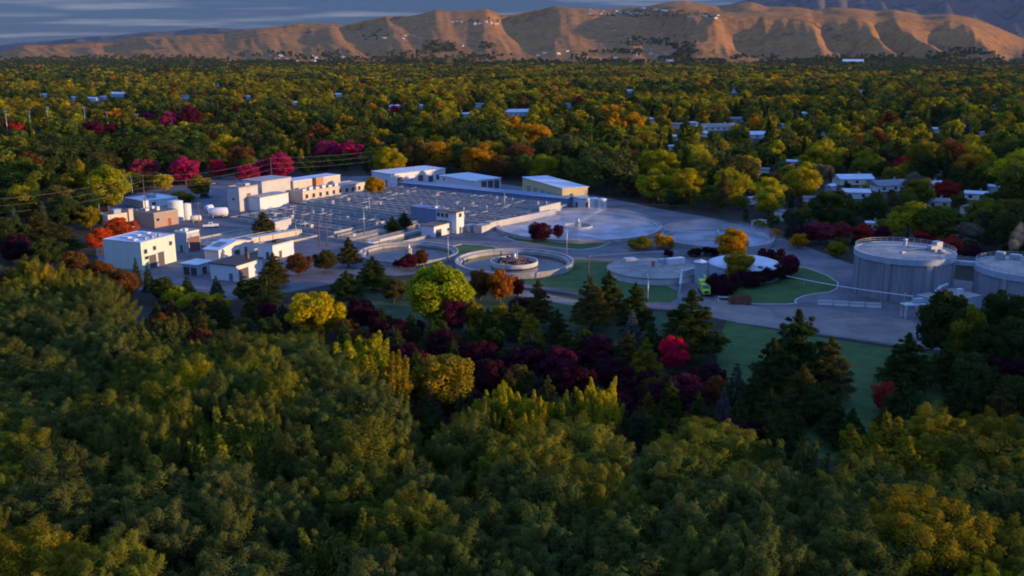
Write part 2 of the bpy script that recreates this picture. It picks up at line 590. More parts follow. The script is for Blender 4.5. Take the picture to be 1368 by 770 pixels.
for (pf, pt, tt, wl, wr, s_) in SPURS:
    c = pf + (pt - pf) * np.clip(T / tt, 0, 1.2) + warp
    du = U - c
    wl_, wr_ = wl * (1.15 - 0.5 * T), wr * (1.15 - 0.55 * np.clip(T / tt, 0, 1))
    sec = np.where(du < 0, 1 + du / wl_, 1 - du / wr_)
    env = np.clip(T / tt, 0, 1) ** 0.75 * np.clip(1 - (T - tt) / 0.35, 0, 1)
    sp = np.maximum(sp, np.clip(sec, 0, 1) ** 0.9 * env * s_ * 0.62)
gul = vnoise(U / 14 + 2.0 * T, T * 3.0, 2) - 0.5
gul2 = vnoise(U / 5.5 + 3.0 * T, T * 7.0, 3) - 0.5
big = vnoise(U / 60 + 1.2 * T, T * 2.5, 4) - 0.5
Fz = np.maximum(base * 0.80 + 0.22 * big * base, 0) + sp * (0.55 + 0.45 * (1 - base)) + (0.035 * gul + 0.014 * gul2) * np.clip(T * 6, 0, 1)
Fz = np.maximum(Fz, 0) * np.clip(T / 0.03, 0, 1) ** 0.5
zmax_guess = CAM_H + Yr[-1] * (((385 - skyline) / F_PX * CP - SP) / (CP + (385 - skyline) / F_PX * SP))
Zh = Fz * zmax_guess[:, None]
# the bold spurs on the right: crest and valley lines running down to the plain, steep left flank, long right flank
LINES = [(-560, -560, 0), (-470, -490, 1), (-400, -420, 0), (-330, -350, 1), (-260, -290, 0), (-200, -220, 1), (-130, -150, 0), (-70, -95, 1), (0, -30, 0), (62, 33, 1), (106, 78, 0), (150, 115, 1), (190, 152, 0),
         (262, 232, 1), (318, 284, 0), (378, 343, 1), (424, 396, 0), (470, 440, 1), (502, 472, 0), (548, 516, 1), (572, 546, 0), (612, 581, 1), (645, 612, 0), (694, 650, 1), (730, 676, 0), (784, 742, 1), (826, 790, 0), (850, 832, 1),
         (872, 884, 0), (930, 956, 1), (1064, 964, 0), (1098, 1080, 1), (1194, 1094, 0), (1210, 1150, 1), (1258, 1166, 0), (1276, 1196, 1), (1338, 1236, 0), (1352, 1292, 1), (1402, 1330, 0),
         (1440, 1390, 1), (1525, 1430, 0), (1545, 1492, 1), (1640, 1540, 0), (1665, 1610, 1), (1760, 1660, 0), (1800, 1740, 1), (1960, 1880, 0)]
wr_m = np.clip((U - 840) / 90, 0, 1); wr_m = wr_m * wr_m * (3 - 2 * wr_m)
TT = 0.86 - 0.36 * wr_m
tq = np.clip(T / TT, 0, 1)
wob = 9 * (vnoise(U / 30 + 7, T * 9, 5) - 0.5)
su = np.zeros_like(U)
_lr = random.Random(3)
LINES = [(a, b_, k * (_lr.uniform(0.35, 1.0) if a < 860 else 1.0)) for a, b_, k in LINES]
for (a0, a1, ka), (b0, b1, kb) in zip(LINES[:-1], LINES[1:]):
    xa, xb = a0 + (a1 - a0) * tq + wob, b0 + (b1 - b0) * tq + wob
    q = (U - xa) / np.maximum(xb - xa, 1e-3)
    m_ = (q >= 0) & (q < 1)
    su = np.where(m_, ka + (kb - ka) * q, su)
top_py = np.maximum(skyline + 11, 23)[:, None] * wr_m + (skyline + 1)[:, None] * (1 - wr_m)
lift = 84 - top_py
py_c = 84 - lift * tq ** (0.95 + 0.15 * (1 - wr_m))
rough = vnoise(U / 70 + 11, T * 1.5, 19)
py_v = 84 - lift * ((0.06 * tq + 0.94 * tq ** 4.5) * wr_m + (0.42 * tq + 0.58 * tq ** 2.0) * (1 - wr_m) * (0.75 + 0.35 * rough))
flute = 1.1 * (np.abs(vnoise(U / 13 + 3.0 * T, T * 3.0, 6) - 0.5) - 0.25) + 0.9 * (np.abs(vnoise(U / 6.5 + 4.0 * T, T * 5.0, 16) - 0.5) - 0.25)
su = np.clip(su, 0, 1) ** 1.12
su = su * (1 - 0.12 * su ** 5)
py_f = py_v + (py_c - py_v) * np.clip(su + 0.20 * flute * np.clip(su * 3, 0, 1), 0, 1) - 2.2 * flute * np.clip(tq * 4, 0, 1) - 5.0 * (vnoise(U / 45 + 2 * T, T * 4, 17) - 0.5) * np.clip(tq * 3, 0, 1) * np.clip((1 - tq) * 3, 0, 1)
t2 = np.clip((T - TT) / (0.93 - TT), 0, 1)
py_all = np.where(T < TT, py_f, top_py + (skyline[:, None] - top_py) * t2 ** 0.8 + 4.0 * (vnoise(U / 22 + 2.5 * T, T * 7, 8) - 0.5) * np.clip((T - TT) * 8, 0, 1))
vq = (385 - py_all) / F_PX
Zr = CAM_H + Yr[None, :] * (vq * CP - SP) / (CP + vq * SP)
Zr = np.maximum(Zr, 0) * np.clip(T / 0.02, 0, 1) * (1 - 0.3 * np.clip((T - 0.92) / 0.08, 0, 1))
Zh = Zr
# scale every column so that its highest point meets the skyline of the photograph
v_s = (385 - skyline) / F_PX
tan_el = (v_s * CP - SP) / (CP + v_s * SP)
zsk = CAM_H + Yr[None, :] * tan_el[:, None]
zmax = CAM_H + Yr[-1] * tan_el
lo, hi = np.full(NC, 0.1), np.full(NC, 8.0)
for _ in range(40):
    mid = (lo + hi) / 2
    q = np.max((Zh * mid[:, None] - CAM_H) / Yr[None, :], axis=1)
    lo, hi = np.where(q < tan_el, mid, lo), np.where(q < tan_el, hi, mid)
Zh = Zh * hi[:, None]
Xh = (U - 684) / F_PX * (Yr[None, :] * CP - (Zh - CAM_H) * SP)
Yh = np.broadcast_to(Yr[None, :], Zh.shape)
Zh = Zh - 2.0 * (T < 0.001)


def hill_mat(name, grass, grass2, scrub, amount):
    m = bpy.data.materials.new(name)
    m.use_nodes = True
    nt = m.node_tree
    b = nt.nodes['Principled BSDF']
    b.inputs['Roughness'].default_value, b.inputs['Specular IOR Level'].default_value = 1.0, 0.05
    t = nd(nt, 'ShaderNodeTexCoord')
    n = nd(nt, 'ShaderNodeTexNoise')
    n.inputs['Scale'].default_value, n.inputs['Detail'].default_value = 0.006, 8
    nt.links.new(t.outputs['Object'], n.inputs['Vector'])
    c = mix_col(nt, n.outputs[0], grass, grass2)
    n2 = nd(nt, 'ShaderNodeTexNoise')
    n2.inputs['Scale'].default_value, n2.inputs['Detail'].default_value, n2.inputs['Roughness'].default_value = 0.0045, 9, 0.7
    nt.links.new(t.outputs['Object'], n2.inputs['Vector'])
    r = nd(nt, 'ShaderNodeValToRGB')
    r.color_ramp.elements[0].position, r.color_ramp.elements[1].position = amount, amount + 0.07
    nt.links.new(n2.outputs[0], r.inputs[0])
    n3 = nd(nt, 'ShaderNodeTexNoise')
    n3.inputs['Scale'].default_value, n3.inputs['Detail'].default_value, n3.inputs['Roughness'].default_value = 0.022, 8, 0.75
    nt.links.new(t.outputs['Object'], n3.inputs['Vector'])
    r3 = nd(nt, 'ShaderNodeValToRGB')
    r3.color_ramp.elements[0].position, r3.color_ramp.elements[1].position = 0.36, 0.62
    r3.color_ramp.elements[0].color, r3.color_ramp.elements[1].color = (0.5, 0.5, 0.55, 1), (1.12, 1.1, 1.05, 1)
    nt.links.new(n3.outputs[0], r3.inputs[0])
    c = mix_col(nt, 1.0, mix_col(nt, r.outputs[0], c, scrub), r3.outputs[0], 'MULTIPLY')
    nt.links.new(c, b.inputs['Base Color'])
    bp = nd(nt, 'ShaderNodeBump')
    bp.inputs['Strength'].default_value, bp.inputs['Distance'].default_value = 0.8, 14.0
    nt.links.new(n3.outputs[0], bp.inputs['Height'])
    nt.links.new(bp.outputs[0], b.inputs['Normal'])
    return m


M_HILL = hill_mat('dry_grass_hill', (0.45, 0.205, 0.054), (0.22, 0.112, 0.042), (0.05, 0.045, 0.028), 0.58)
M_MOUNT = hill_mat('far_mountain', (0.14, 0.10, 0.075), (0.09, 0.08, 0.07), (0.04, 0.05, 0.045), 0.5)


def grid_mesh(name, X, Y, Z, m):
    nc, nr = X.shape
    vs = np.stack([X, Y, Z], -1).reshape(-1, 3).astype(np.float32)
    i, j = np.meshgrid(np.arange(nc - 1), np.arange(nr - 1), indexing='ij')
    a = (i * nr + j).ravel()
    fs = np.stack([a, a + nr, a + nr + 1, a + 1], -1)
    me = mesh_from(name, vs, fs)
    me.materials.append(m)
    me.polygons.foreach_set('use_smooth', np.ones(len(fs), bool))
    o = bpy.data.objects.new(name, me)
    COL.objects.link(o)
    return o


def mesh_from(name, vs, quads):
    me = bpy.data.meshes.new(name)
    nv, nf = len(vs), len(quads)
    me.vertices.add(nv)
    me.vertices.foreach_set('co', np.ascontiguousarray(vs, np.float32).ravel())
    me.loops.add(nf * 4)
    me.loops.foreach_set('vertex_index', np.ascontiguousarray(quads, np.int32).ravel())
    me.polygons.add(nf)
    me.polygons.foreach_set('loop_start', np.arange(nf, dtype=np.int32) * 4)
    me.update(calc_edges=True)
    return me


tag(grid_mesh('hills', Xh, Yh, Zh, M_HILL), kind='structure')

SKY_FAR = [(-700, 66), (-200, 66), (0, 60), (60, 55), (120, 50), (200, 43), (270, 37), (320, 40), (400, 46), (520, 56), (700, 50), (850, 30), (930, 14), (965, 7), (1000, 0),
           (1060, -9), (1130, -16), (1200, -22), (1300, -30), (1368, -34), (1600, -40), (2100, -20)]
colm = np.arange(-600, 2000, 6.0)
rowm = np.linspace(0, 1, 60)
Um, Tm = np.meshgrid(colm, rowm, indexing='ij')
fx, fy = zip(*SKY_FAR)
skym = np.interp(colm, fx, fy) + 2.5 * (vnoise(colm / 25, colm * 0, 9) - 0.5)
Ym = 11000 + 5000 * Tm
vm = (385 - skym) / F_PX
tem = (vm * CP - SP) / (CP + vm * SP)
Fm = np.clip(Tm / 0.8, 0, 1) ** 0.9 * (1 - 0.3 * np.clip((Tm - .85) / .15, 0, 1)) * (0.75 + 0.5 * vnoise(Um / 45 + Tm * 2, Tm * 4, 11)) + 0.16 * (vnoise(Um / 14 + 2 * Tm, Tm * 6, 12) - 0.5) * np.clip(Tm * 5, 0, 1)
Fm = np.maximum(Fm, 0)
lo, hi = np.full(len(colm), 10.0), np.full(len(colm), 6000.0)
for _ in range(40):
    mid = (lo + hi) / 2
    q = np.max((Fm * mid[:, None] - CAM_H) / Ym, axis=1)
    lo, hi = np.where(q < tem, mid, lo), np.where(q < tem, hi, mid)
Zm = Fm * hi[:, None]
Xm = (Um - 684) / F_PX * (Ym * CP - (Zm - CAM_H) * SP)
Zm = Zm - 2.0 * (Tm < 0.001)
tag(grid_mesh('mountains', Xm, Ym, Zm, M_MOUNT), kind='structure')


def on_hill(px, py):
    """first point of the hill surface seen at this photo pixel"""
    i = int(np.clip(round((px - cols[0]) / 3.0), 0, NC - 1))
    d = Yh[i] * CP - (Zh[i] - CAM_H) * SP
    v = Yh[i] * SP + (Zh[i] - CAM_H) * CP
    pys = 385 - F_PX * v / d
    for j in range(NR):
        if pys[j] <= py:
            return Xh[i, j], Yh[i, j], Zh[i, j]
    j = int(np.argmin(pys))
    return Xh[i, j], Yh[i, j], Zh[i, j]


# ------------------------------------------------------------------ buildings
class Bld:
    """Box building from its near ground corner, two ground directions and its roof height."""

    def __init__(self, name, label, C_px, Lx, Rx, top, ang, wall, roof, parapet=0.35, roof_over=0.0, gable=0.0, group=None, trim=None):
        self.C = P(*C_px)
        self.ang = ang
        self.lr = max(1.0, len_to(self.C, ang, Rx))
        self.ll = max(1.0, len_to(self.C, ang + 90, Lx))
        self.h = height_at(self.C, top)
        self.o = empty(name, (self.C[0], self.C[1], 0.0), R(ang), label, 'building', group)
        # local frame: +x along the right wall, +y along the left wall, origin at the near corner
        mb = MB()
        lr, ll, h = self.lr, self.ll, self.h
        if gable:
            vs = [(0, 0, 0), (lr, 0, 0), (lr, ll, 0), (0, ll, 0), (0, 0, h), (lr, 0, h), (lr, ll, h), (0, ll, h), (lr / 2, 0, h + gable), (lr / 2, ll, h + gable)]
            mb.add(vs, [(3, 2, 1, 0), (0, 1, 5, 8, 4), (1, 2, 6, 5), (2, 3, 7, 9, 6), (3, 0, 4, 7)], wall)
            mb.build('wall', self.o)
            rf = MB()
            ov, t = 0.45, 0.18
            e = ov * gable / (lr / 2)
            for s in (0, 1):
                x0 = -ov if s == 0 else lr + ov
                a = [(x0, -ov, h - e + 0.02), (lr / 2, -ov, h + gable + 0.02), (lr / 2, ll + ov, h + gable + 0.02), (x0, ll + ov, h - e + 0.02)]
                b = [(x, y, z + t) for x, y, z in a]
                rf.add(a + b, [(3, 2, 1, 0), (4, 5, 6, 7), (0, 1, 5, 4), (1, 2, 6, 5), (2, 3, 7, 6), (3, 0, 4, 7)], roof)
            self.roof = rf.build('roof', self.o)
        else:
            mb.box((lr / 2, ll / 2, 0), (lr, ll, h), wall)
            mb.build('wall', self.o)
            rf = MB()
            o_ = roof_over
            rf.box((lr / 2, ll / 2, h + 0.003), (lr + 2 * o_ - 0.5, ll + 2 * o_ - 0.5, 0.12), roof)
            tr = trim or roof
            w = 0.3
            for (cx_, cy2, sx2, sy2) in ((lr / 2, -o_ + w / 2 - 0.04, lr + 2 * o_ + 0.08, w), (lr / 2, ll + o_ - w / 2 + 0.04, lr + 2 * o_ + 0.08, w)):
                rf.box((cx_, cy2, h - 0.12), (sx2, sy2, 0.12 + parapet), tr)
            for (cx_, cy2, sx2, sy2) in ((-o_ + w / 2 - 0.04, ll / 2, w, ll + 2 * o_ - 2 * w + 0.07), (lr + o_ - w / 2 + 0.04, ll / 2, w, ll + 2 * o_ - 2 * w + 0.07)):
                rf.box((cx_, cy2, h - 0.12), (sx2, sy2, 0.12 + parapet - 0.003), tr)
            self.roof = rf.build('roof', self.o)

    def opening(self, face, u, w, z0, hh, kind='door', m=None, frame=None):
        """u = centre as a fraction of the wall from the near corner; w, hh in metres."""
        hh = min(hh, self.h - z0 - 0.25)
        fm = frame or M_CONC_PALE
        x = u * (self.lr if face == 'R' else self.ll)

        def slab(mb, a0, a1, b0, b1, d0, d1, mm):
            if face == 'R':
                mb.box(((a0 + a1) / 2, -(d0 + d1) / 2, b0), (a1 - a0, d1 - d0, b1 - b0), mm)
            else:
                mb.box((-(d0 + d1) / 2, (a0 + a1) / 2, b0), (d1 - d0, a1 - a0, b1 - b0), mm)
        panel = MB()
        slab(panel, x - w / 2, x + w / 2, z0, z0 + hh, -0.05, 0.04, m or (M_GLASS if kind == 'window' else M_DOOR_DARK))
        if kind == 'door' and w > 2.2:
            k = 4
            for q in range(1, k):
                slab(panel, x - w / 2 + 0.02, x + w / 2 - 0.02, z0 + hh * q / k - 0.03, z0 + hh * q / k + 0.03, 0.0, 0.055, m or M_DOOR_DARK)
        o = panel.build({'door': 'garage_door' if w > 2.2 else 'door', 'window': 'window'}[kind], self.o)
        fr = MB()
        t = 0.14
        slab(fr, x - w / 2 - t, x - w / 2, z0, z0 + hh + t, -0.05, 0.09, fm)
        slab(fr, x + w / 2, x + w / 2 + t, z0, z0 + hh + t, -0.05, 0.09, fm)
        slab(fr, x - w / 2, x + w / 2, z0 + hh, z0 + hh + t, -0.05, 0.088, fm)
        if kind == 'window':
            slab(fr, x - w / 2, x + w / 2, z0 - t, z0, -0.05, 0.12, fm)
        fr.build('frame', o)

    def roof_box(self, name, u, v, sx2, sy2, hh, m):
        mb = MB()
        mb.box((u * self.lr, v * self.ll, self.h + 0.12), (sx2, sy2, hh), m)
        mb.box((u * self.lr, v * self.ll, self.h + 0.12 + hh), (sx2 + 0.2, sy2 + 0.2, 0.1), m)
        return mb.build(name, self.o)

    def block(self, name, x0, y0, lx, ly, z0, h, m, roofm):
        mb = MB()
        mb.box((x0 + lx / 2, y0 + ly / 2, z0), (lx, ly, h), m)
        o = mb.build(name, self.o)
        r2 = MB()
        r2.box((x0 + lx / 2, y0 + ly / 2, z0 + h), (lx + 0.3, ly + 0.3, 0.3), roofm)
        r2.build('roof', o)
        return o


b = Bld('storage_building', 'pale green flat roofed building with row of skylights beside orange red trees', (191, 362), 141, 236, 325, 68, M_PALEGREEN, M_METAL_ROOF, 0.2, trim=M_METAL_ROOF)
b.opening('R', 0.30, 3.0, 0.05, 4.0, 'door', M_DOOR_DARK)
b.opening('R', 0.55, 2.6, 0.05, 4.2, 'door', M_DOOR_DARK)
b.opening('R', 0.12, 1.3, 5.0, 1.3, 'window')
b.opening('R', 0.38, 1.2, 5.4, 1.2, 'window')
b.opening('R', 0.86, 1.2, 5.6, 1.2, 'window')
b.opening('R', 0.14, 1.6, 3.2, 0.9, 'window')
for k in range(6):
    b.roof_box('skylight', 0.16 + 0.14 * k, 0.36 + 0.30 * (k % 2), 1.5, 3.0, 0.30, M_WHITE_ROOF)
for k in range(3):
    b.roof_box('roof_vent', 0.3 + 0.2 * k, 0.15, 0.9, 0.9, 0.7, M_STEEL)

b = Bld('pump_building', 'narrow grey building with tall door right behind pale green building', (251, 338), 235, 268, 312, 62, M_BLUEGREY, M_CONC_PALE, 0.4, trim=M_CREAM)
b.opening('R', 0.5, 5.5, 0.05, 5.0, 'door', M_DOOR_MAROON, M_CREAM)
b.opening('L', 0.5, 1.2, 0.05, 2.4, 'door')
b.roof_box('roof_vent', 0.4, 0.5, 1.2, 1.2, 0.9, M_WHITE)

b = Bld('brick_building', 'low brown brick building with dark flat roof and red door', (207, 305), 177, 239, 286, 58, M_BRICK, M_ROOF_BROWN, 0.3, trim=M_CONC)
b.opening('R', 0.62, 1.8, 0.05, 3.0, 'door', M_RED)
b.opening('R', 0.15, 1.4, 2.4, 1.2, 'window')
b.roof_box('roof_vent', 0.55, 0.42, 1.2, 1.2, 1.3, M_WHITE)
b.roof_box('roof_vent', 0.25, 0.6, 1.6, 1.6, 0.9, M_STEEL)
b.roof_box('roof_vent', 0.7, 0.8, 1.0, 1.0, 0.8, M_WHITE)

b = Bld('beige_building', 'beige building with corner pilaster behind the orange red trees', (146, 309), 133, 178, 289, 52, M_BEIGE, M_ROOF_BROWN, 0.4, trim=M_BEIGE)
b.block('pilaster', b.lr - 1.6, -0.7, 1.7, 0.9, 0, b.h + 1.4, M_BEIGE, M_CONC)
b.opening('R', 0.4, 1.4, 2.0, 1.4, 'window')
b.roof_box('air_handler', 0.55, 0.5, 3.0, 2.4, 1.4, M_BLUEGREY)

b = Bld('low_annex', 'low white roofed annex behind the brown brick building', (192, 279), 167, 238, 270, 50, M_WHITE, M_WHITE_ROOF, 0.4)
b.opening('R', 0.3, 1.6, 1.0, 1.2, 'window')
b.roof_box('air_handler', 0.5, 0.5, 3.0, 3.0, 1.5, M_BLUEGREY)

b = Bld('gabled_building', 'cream gabled building with pale metal roof and dark skylight strip', (293, 350), 274, 340, 335, 66, M_CREAM, M_METAL_ROOF, gable=1.6)
b.opening('R', 0.75, 1.2, 0.05, 2.4, 'door')
b.opening('R', 0.5, 2.6, 0.05, 2.2, 'door', M_ROOF_DARK)
mb = MB()
for k in (0, 1):
    y_ = b.ll * (0.25 + 0.3 * k)
    x0_, x1_ = b.lr * 0.12, b.lr * 0.36
    z0_, z1_ = b.h + 1.6 * 0.24 + 0.24, b.h + 1.6 * 0.72 + 0.24
    mb.add([(x0_, y_, z0_), (x1_, y_, z1_), (x1_, y_ + 2.0, z1_), (x0_, y_ + 2.0, z0_)], [(0, 1, 2, 3)], M_GLASS)
mb.build('skylight', b.roof)

b = Bld('garage_building', 'small grey white building with black flat roof and dark garage door', (317, 377), 282, 351, 355, 66, M_WHITE, M_ROOF_DARK, 0.12, roof_over=0.4)
b.opening('R', 0.26, 4.2, 0.05, 3.4, 'door', M_DOOR_DARK)
b.opening('L', 0.22, 1.3, 0.05, 2.3, 'door', mat('blue_door', (0.08, 0.14, 0.25), 0.6, 0.05, 1.0))
b.roof_box('roof_vent', 0.75, 0.3, 0.7, 0.7, 1.6, M_RUST)

b = Bld('open_shed', 'low open fronted shed with pale roof left of black roofed building', (264, 369), 245, 283, 354, 66, M_BLUEGREY, M_WHITE_ROOF, 0.1, roof_over=0.5)
b.opening('L', 0.25, 2.6, 0.05, 2.4, 'door', M_ROOF_DARK)
b.opening('L', 0.72, 2.6, 0.05, 2.4, 'door', M_ROOF_DARK)
b.opening('R', 0.5, 2.0, 0.05, 2.2, 'door', M_ROOF_DARK)

b = Bld('white_building', 'small white flat roofed building right of the gabled building', (365, 348), 345, 393, 329, 62, M_WHITE, M_ROOF_BROWN, 0.25, trim=M_CONC_PALE)
b.opening('L', 0.35, 1.3, 0.05, 2.4, 'door')
b.opening('R', 0.35, 1.2, 0.05, 2.4, 'door')
b.roof_box('roof_hatch', 0.55, 0.5, 2.4, 2.0, 0.6, M_ROOF_DARK)

b = Bld('headworks_building', 'tall pale concrete plant building of stepped blocks left of long building', (321, 283), 305, 346, 252, 60, M_CONC_PALE, M_CONC_DARK, 0.4, trim=M_CONC)
hl = b.lr
b.block('rear_block', hl + 4, 1.5, 18, 12, 0, b.h + 0.8, M_CONC_PALE, M_CONC)
b.block('link_block', hl, 5.0, 4.0, 8.0, 0, b.h - 0.5, M_BLUEGREY, M_CONC)
b.block('front_block', 4.5, -7.0, 17, 6.9, 0, b.h * 0.58, M_WHITE, M_CONC)
b.opening('L', 0.5, 1.2, 4.5, 1.0, 'window')
b.opening('R', 0.5, 2.2, b.h * 0.62, 1.0, 'window', M_RUST)
b.roof_box('air_handler', 0.7, 0.5, 2.5, 2.0, 0.9, M_STEEL)

b = Bld('process_building', 'long two level beige building with row of windows beside the basins', (405, 272), 386, 488, 257, 54, M_BEIGE, M_CONC, 0.3, trim=M_BEIGE)
for k in range(9):
    b.opening('R', 0.06 + 0.105 * k, 1.5, 2.0, 1.7, 'window')
b.opening('R', 0.985, 1.0, 0.05, 2.2, 'door')
b.block('upper_storey', 2.0, 8.0, b.lr * 0.74, 9.0, b.h + 0.12, 3.6, M_BEIGE, M_METAL_ROOF)
b.block('stair_tower', b.lr * 0.36, 6.2, 4.4, 2.2, b.h + 0.12, 3.9, M_ORANGE_PIPE, M_CONC)
for k in range(6):
    b.roof_box('air_handler' if k % 2 else 'roof_vent', 0.06 + 0.1 * k, 0.22, 2.0, 1.6, 0.9 + 0.4 * (k % 2), M_WHITE if k % 2 else M_STEEL)

b = Bld('long_shed', 'long white flat roofed shed behind small yellow tree', (523, 250), 497, 595, 233, 43, M_WHITE, M_WHITE_ROOF, 0.15, roof_over=0.25)
for u_, w_ in ((0.16, 3.4), (0.53, 3.2)):
    b.opening('R', u_, w_, 0.05, 4.2, 'door', M_DOOR_MAROON)
b.opening('R', 0.36, 1.3, 0.05, 2.6, 'door')
b.opening('R', 0.72, 3.0, 0.05, 3.4, 'door')
b.opening('R', 0.88, 3.6, 0.05, 3.6, 'door')
b.opening('L', 0.25, 1.3, 0.05, 3.0, 'door')

b = Bld('workshop', 'square white flat roofed workshop with three dark garage doors', (630, 256), 587, 669, 242, 39, M_WHITE, M_WHITE_ROOF, 0.15, roof_over=0.25)
for u_ in (0.42, 0.64, 0.86):
    b.opening('R', u_, 3.2, 0.05, 4.2, 'door', M_DOOR_DARK)
b.opening('R', 0.13, 1.6, 0.05, 1.4, 'window')
b.opening('L', 0.85, 1.2, 3.0, 1.0, 'window')

b = Bld('vehicle_garage', 'yellow vehicle garage with five grey doors and white flat roof', (751, 274), 698, 785, 252, 24, M_YELLOW, M_WHITE_ROOF, 0.15, roof_over=0.3)
for k in range(5):
    b.opening('L', 0.13 + 0.175 * k, 3.6, 0.05, 4.0, 'door', mat('grey_door', (0.26, 0.23, 0.26), 0.6, 0.05, 1.0), M_YELLOW)
b.opening('R', 0.35, 1.4, 3.4, 1.2, 'window')
b.opening('R', 0.62, 1.3, 0.05, 2.4, 'door')

b = Bld('chemical_shed', 'small grey blue shed against the end of the yellow garage', (777, 279), 764, 791, 266, 28, M_WHITE, M_BLUEGREY, 0.1, roof_over=0.3)
b.opening('L', 0.5, 1.6, 0.05, 2.2, 'door')
b.opening('R', 0.5, 1.2, 0.05, 2.2, 'door')

b = Bld('control_tower', 'white two storey control house with glazed upper cabin by the basins', (610, 313), 600, 620, 284, 56, M_WHITE, M_ROOF_BROWN, 0.2, roof_over=0.5)
b.opening('R', 0.5, 1.2, 0.05, 2.2, 'door')
b.opening('R', 0.5, 1.6, b.h - 2.0, 1.3, 'window')
ob = b.block('cabin', -0.0 + 0.1, b.ll, max(3.0, b.lr * 0.8), 6.0, b.h - 3.6, 3.4, M_WHITE, M_ROOF_BROWN)
wmb = MB()
for k in range(3):
    wmb.box((0.06, b.ll + 1.1 + 1.9 * k, b.h - 2.3), (0.12, 1.4, 1.5), M_GLASS)
wmb.build('window_band', ob)
lg = MB()
lg.box((1.0, b.ll + 5.2, 0), (0.5, 0.5, b.h - 3.6), M_CONC)
lg.build('pillar', b.o)

b = Bld('valve_house', 'low white block with flat brown roof in front of the control house', (580, 318), 563, 605, 303, 58, M_WHITE, M_ROOF_BROWN, 0.15, roof_over=0.1)
b.opening('R', 0.24, 3.2, 0.05, 2.6, 'door')
b.opening('R', 0.75, 1.2, 1.2, 1.0, 'window')

b = Bld('grey_block', 'plain blue grey concrete block behind the low white valve house', (585, 303), 549, 600, 281, 52, M_SLATEBLUE, M_SLATEBLUE, 0.2, trim=M_SLATEBLUE)
b.opening('L', 0.85, 1.2, 0.05, 2.2, 'door')
b.roof_box('roof_hatch', 0.5, 0.3, 1.6, 1.6, 0.5, M_STEEL)

b = Bld('gatehouse', 'small beige hut at the edge of the trees beyond golden round tree', (1012, 309), 1003, 1024, 297, 40, M_BEIGE, M_CONC, 0.2)
b.opening('R', 0.5, 1.2, 0.05, 2.2, 'door')

# ------------------------------------------------------------------ basins
AX = 56.0
ca, sa = math.cos(R(AX)), math.sin(R(AX))


def basin(name, label, r0, r1, l0, l1, h, lanes, water, lane_along_l=True, walk_w=1.2, pipes=0, ang=AX):
    """rectangular concrete basin in the plant grid; r runs away to the right, l away to the left"""
    c_, s_ = math.cos(R(ang)), math.sin(R(ang))
    ox, oy = r0 * c_ - l0 * s_, r0 * s_ + l0 * c_
    root = empty(name, (ox, oy, 0), R(ang), label, 'basin')
    lr, ll = r1 - r0, l1 - l0
    t = 0.5
    w = MB()
    w.box((lr / 2, t / 2, 0), (lr, t, h), M_CONC)
    w.box((lr / 2, ll - t / 2, 0), (lr, t, h), M_CONC)
    w.box((t / 2, ll / 2, 0), (t, ll - 2 * t, h - 0.004), M_CONC)
    w.box((lr - t / 2, ll / 2, 0), (t, ll - 2 * t, h - 0.004), M_CONC)
    w.build('wall', root)
    wm = MB()
    wm.box((lr / 2, ll / 2, 0.05), (lr - 2 * t, ll - 2 * t, h - 0.9), water)
    wm.build('water', root)
    for k in range(1, lanes):
        m_ = MB()
        rail = MB()
        if lane_along_l:
            x = lr * k / lanes
            m_.box((x, ll / 2, 0.1), (walk_w, ll - 2 * t - 0.02, h - 0.08), M_CONC if k % 3 else M_CONC_DARK)
            for s in (-1, 1):
                xx = x + s * walk_w * 0.42
                for zz in (0.5, 1.0):
                    rail.box((xx, ll / 2, h + zz), (0.07, ll - 2, 0.07), M_STEEL)
                for q in range(int(ll / 5)):
                    rail.box((xx, 2 + 5 * q, h + 0.02), (0.08, 0.08, 1.02), M_STEEL)
        else:
            y = ll * k / lanes
            m_.box((lr / 2, y, 0.1), (lr - 2 * t - 0.02, walk_w, h - 0.08), M_CONC_PALE if k % 2 else M_CONC)
            for s in (-1, 1):
                yy = y + s * walk_w * 0.42
                for zz in (0.5, 1.0):
                    rail.box((lr / 2, yy, h + zz), (lr - 2, 0.07, 0.07), M_STEEL)
        wk = m_.build('walkway', root)
        rail.build('handrail', wk)
    rp = random.Random(name)
    for k in range(pipes):
        p = MB()
        x = lr * (rp.randrange(lanes) + 0.5) / lanes
        y = ll * rp.uniform(0.05, 0.95)
        kk = rp.random()
        if kk < 0.5:
            p.tube([(x - 2.2, y, h - 0.3), (x - 2.2, y, h + 0.7), (x + 2.2, y, h + 0.7), (x + 2.2, y, h - 0.3)], 0.2, M_STEEL)
        elif kk < 0.8:
            p.box((x, y, h - 0.4), (1.5, 1.2, 1.3), M_STEEL)
            p.tube([(x, y, h + 0.9), (x, y, h + 2.0)], 0.16, M_RUST)
        else:
            p.tube([(x, y, h - 0.6), (x, y, h + 1.6)], 0.35, M_BLUEGREY)
        p.build('pipe' if kk < 0.5 else 'gate_motor', root)
    return root


def rl(px, py, ang=AX):
    x, y = P(px, py)
    c_, s_ = math.cos(R(ang)), math.sin(R(ang))
    return x * c_ + y * s_, -x * s_ + y * c_


basin('aeration_basin', 'huge aeration basin of many parallel channels and railed walkways', 283, 343, 203, 300, 2.2, 13, M_WATER, True, 1.1, 60)
basin('primary_basin', 'concrete basin of narrow railed channels in front of long beige building', 245, 281, 243, 300, 1.4, 7, M_WATER, True, 1.0, 26)
basin('settling_basin', 'sunken rectangular basin with dark water behind near conifer', 238, 278, 212, 240, 1.0, 3, M_WATER_BROWN, False, 1.2, 5)
basin('drying_bed', 'low empty concrete bed beside the lone conifer and white pickup', 205, 240, 246, 278, 0.7, 2, M_CONC_DARK, False, 0.8, 0)
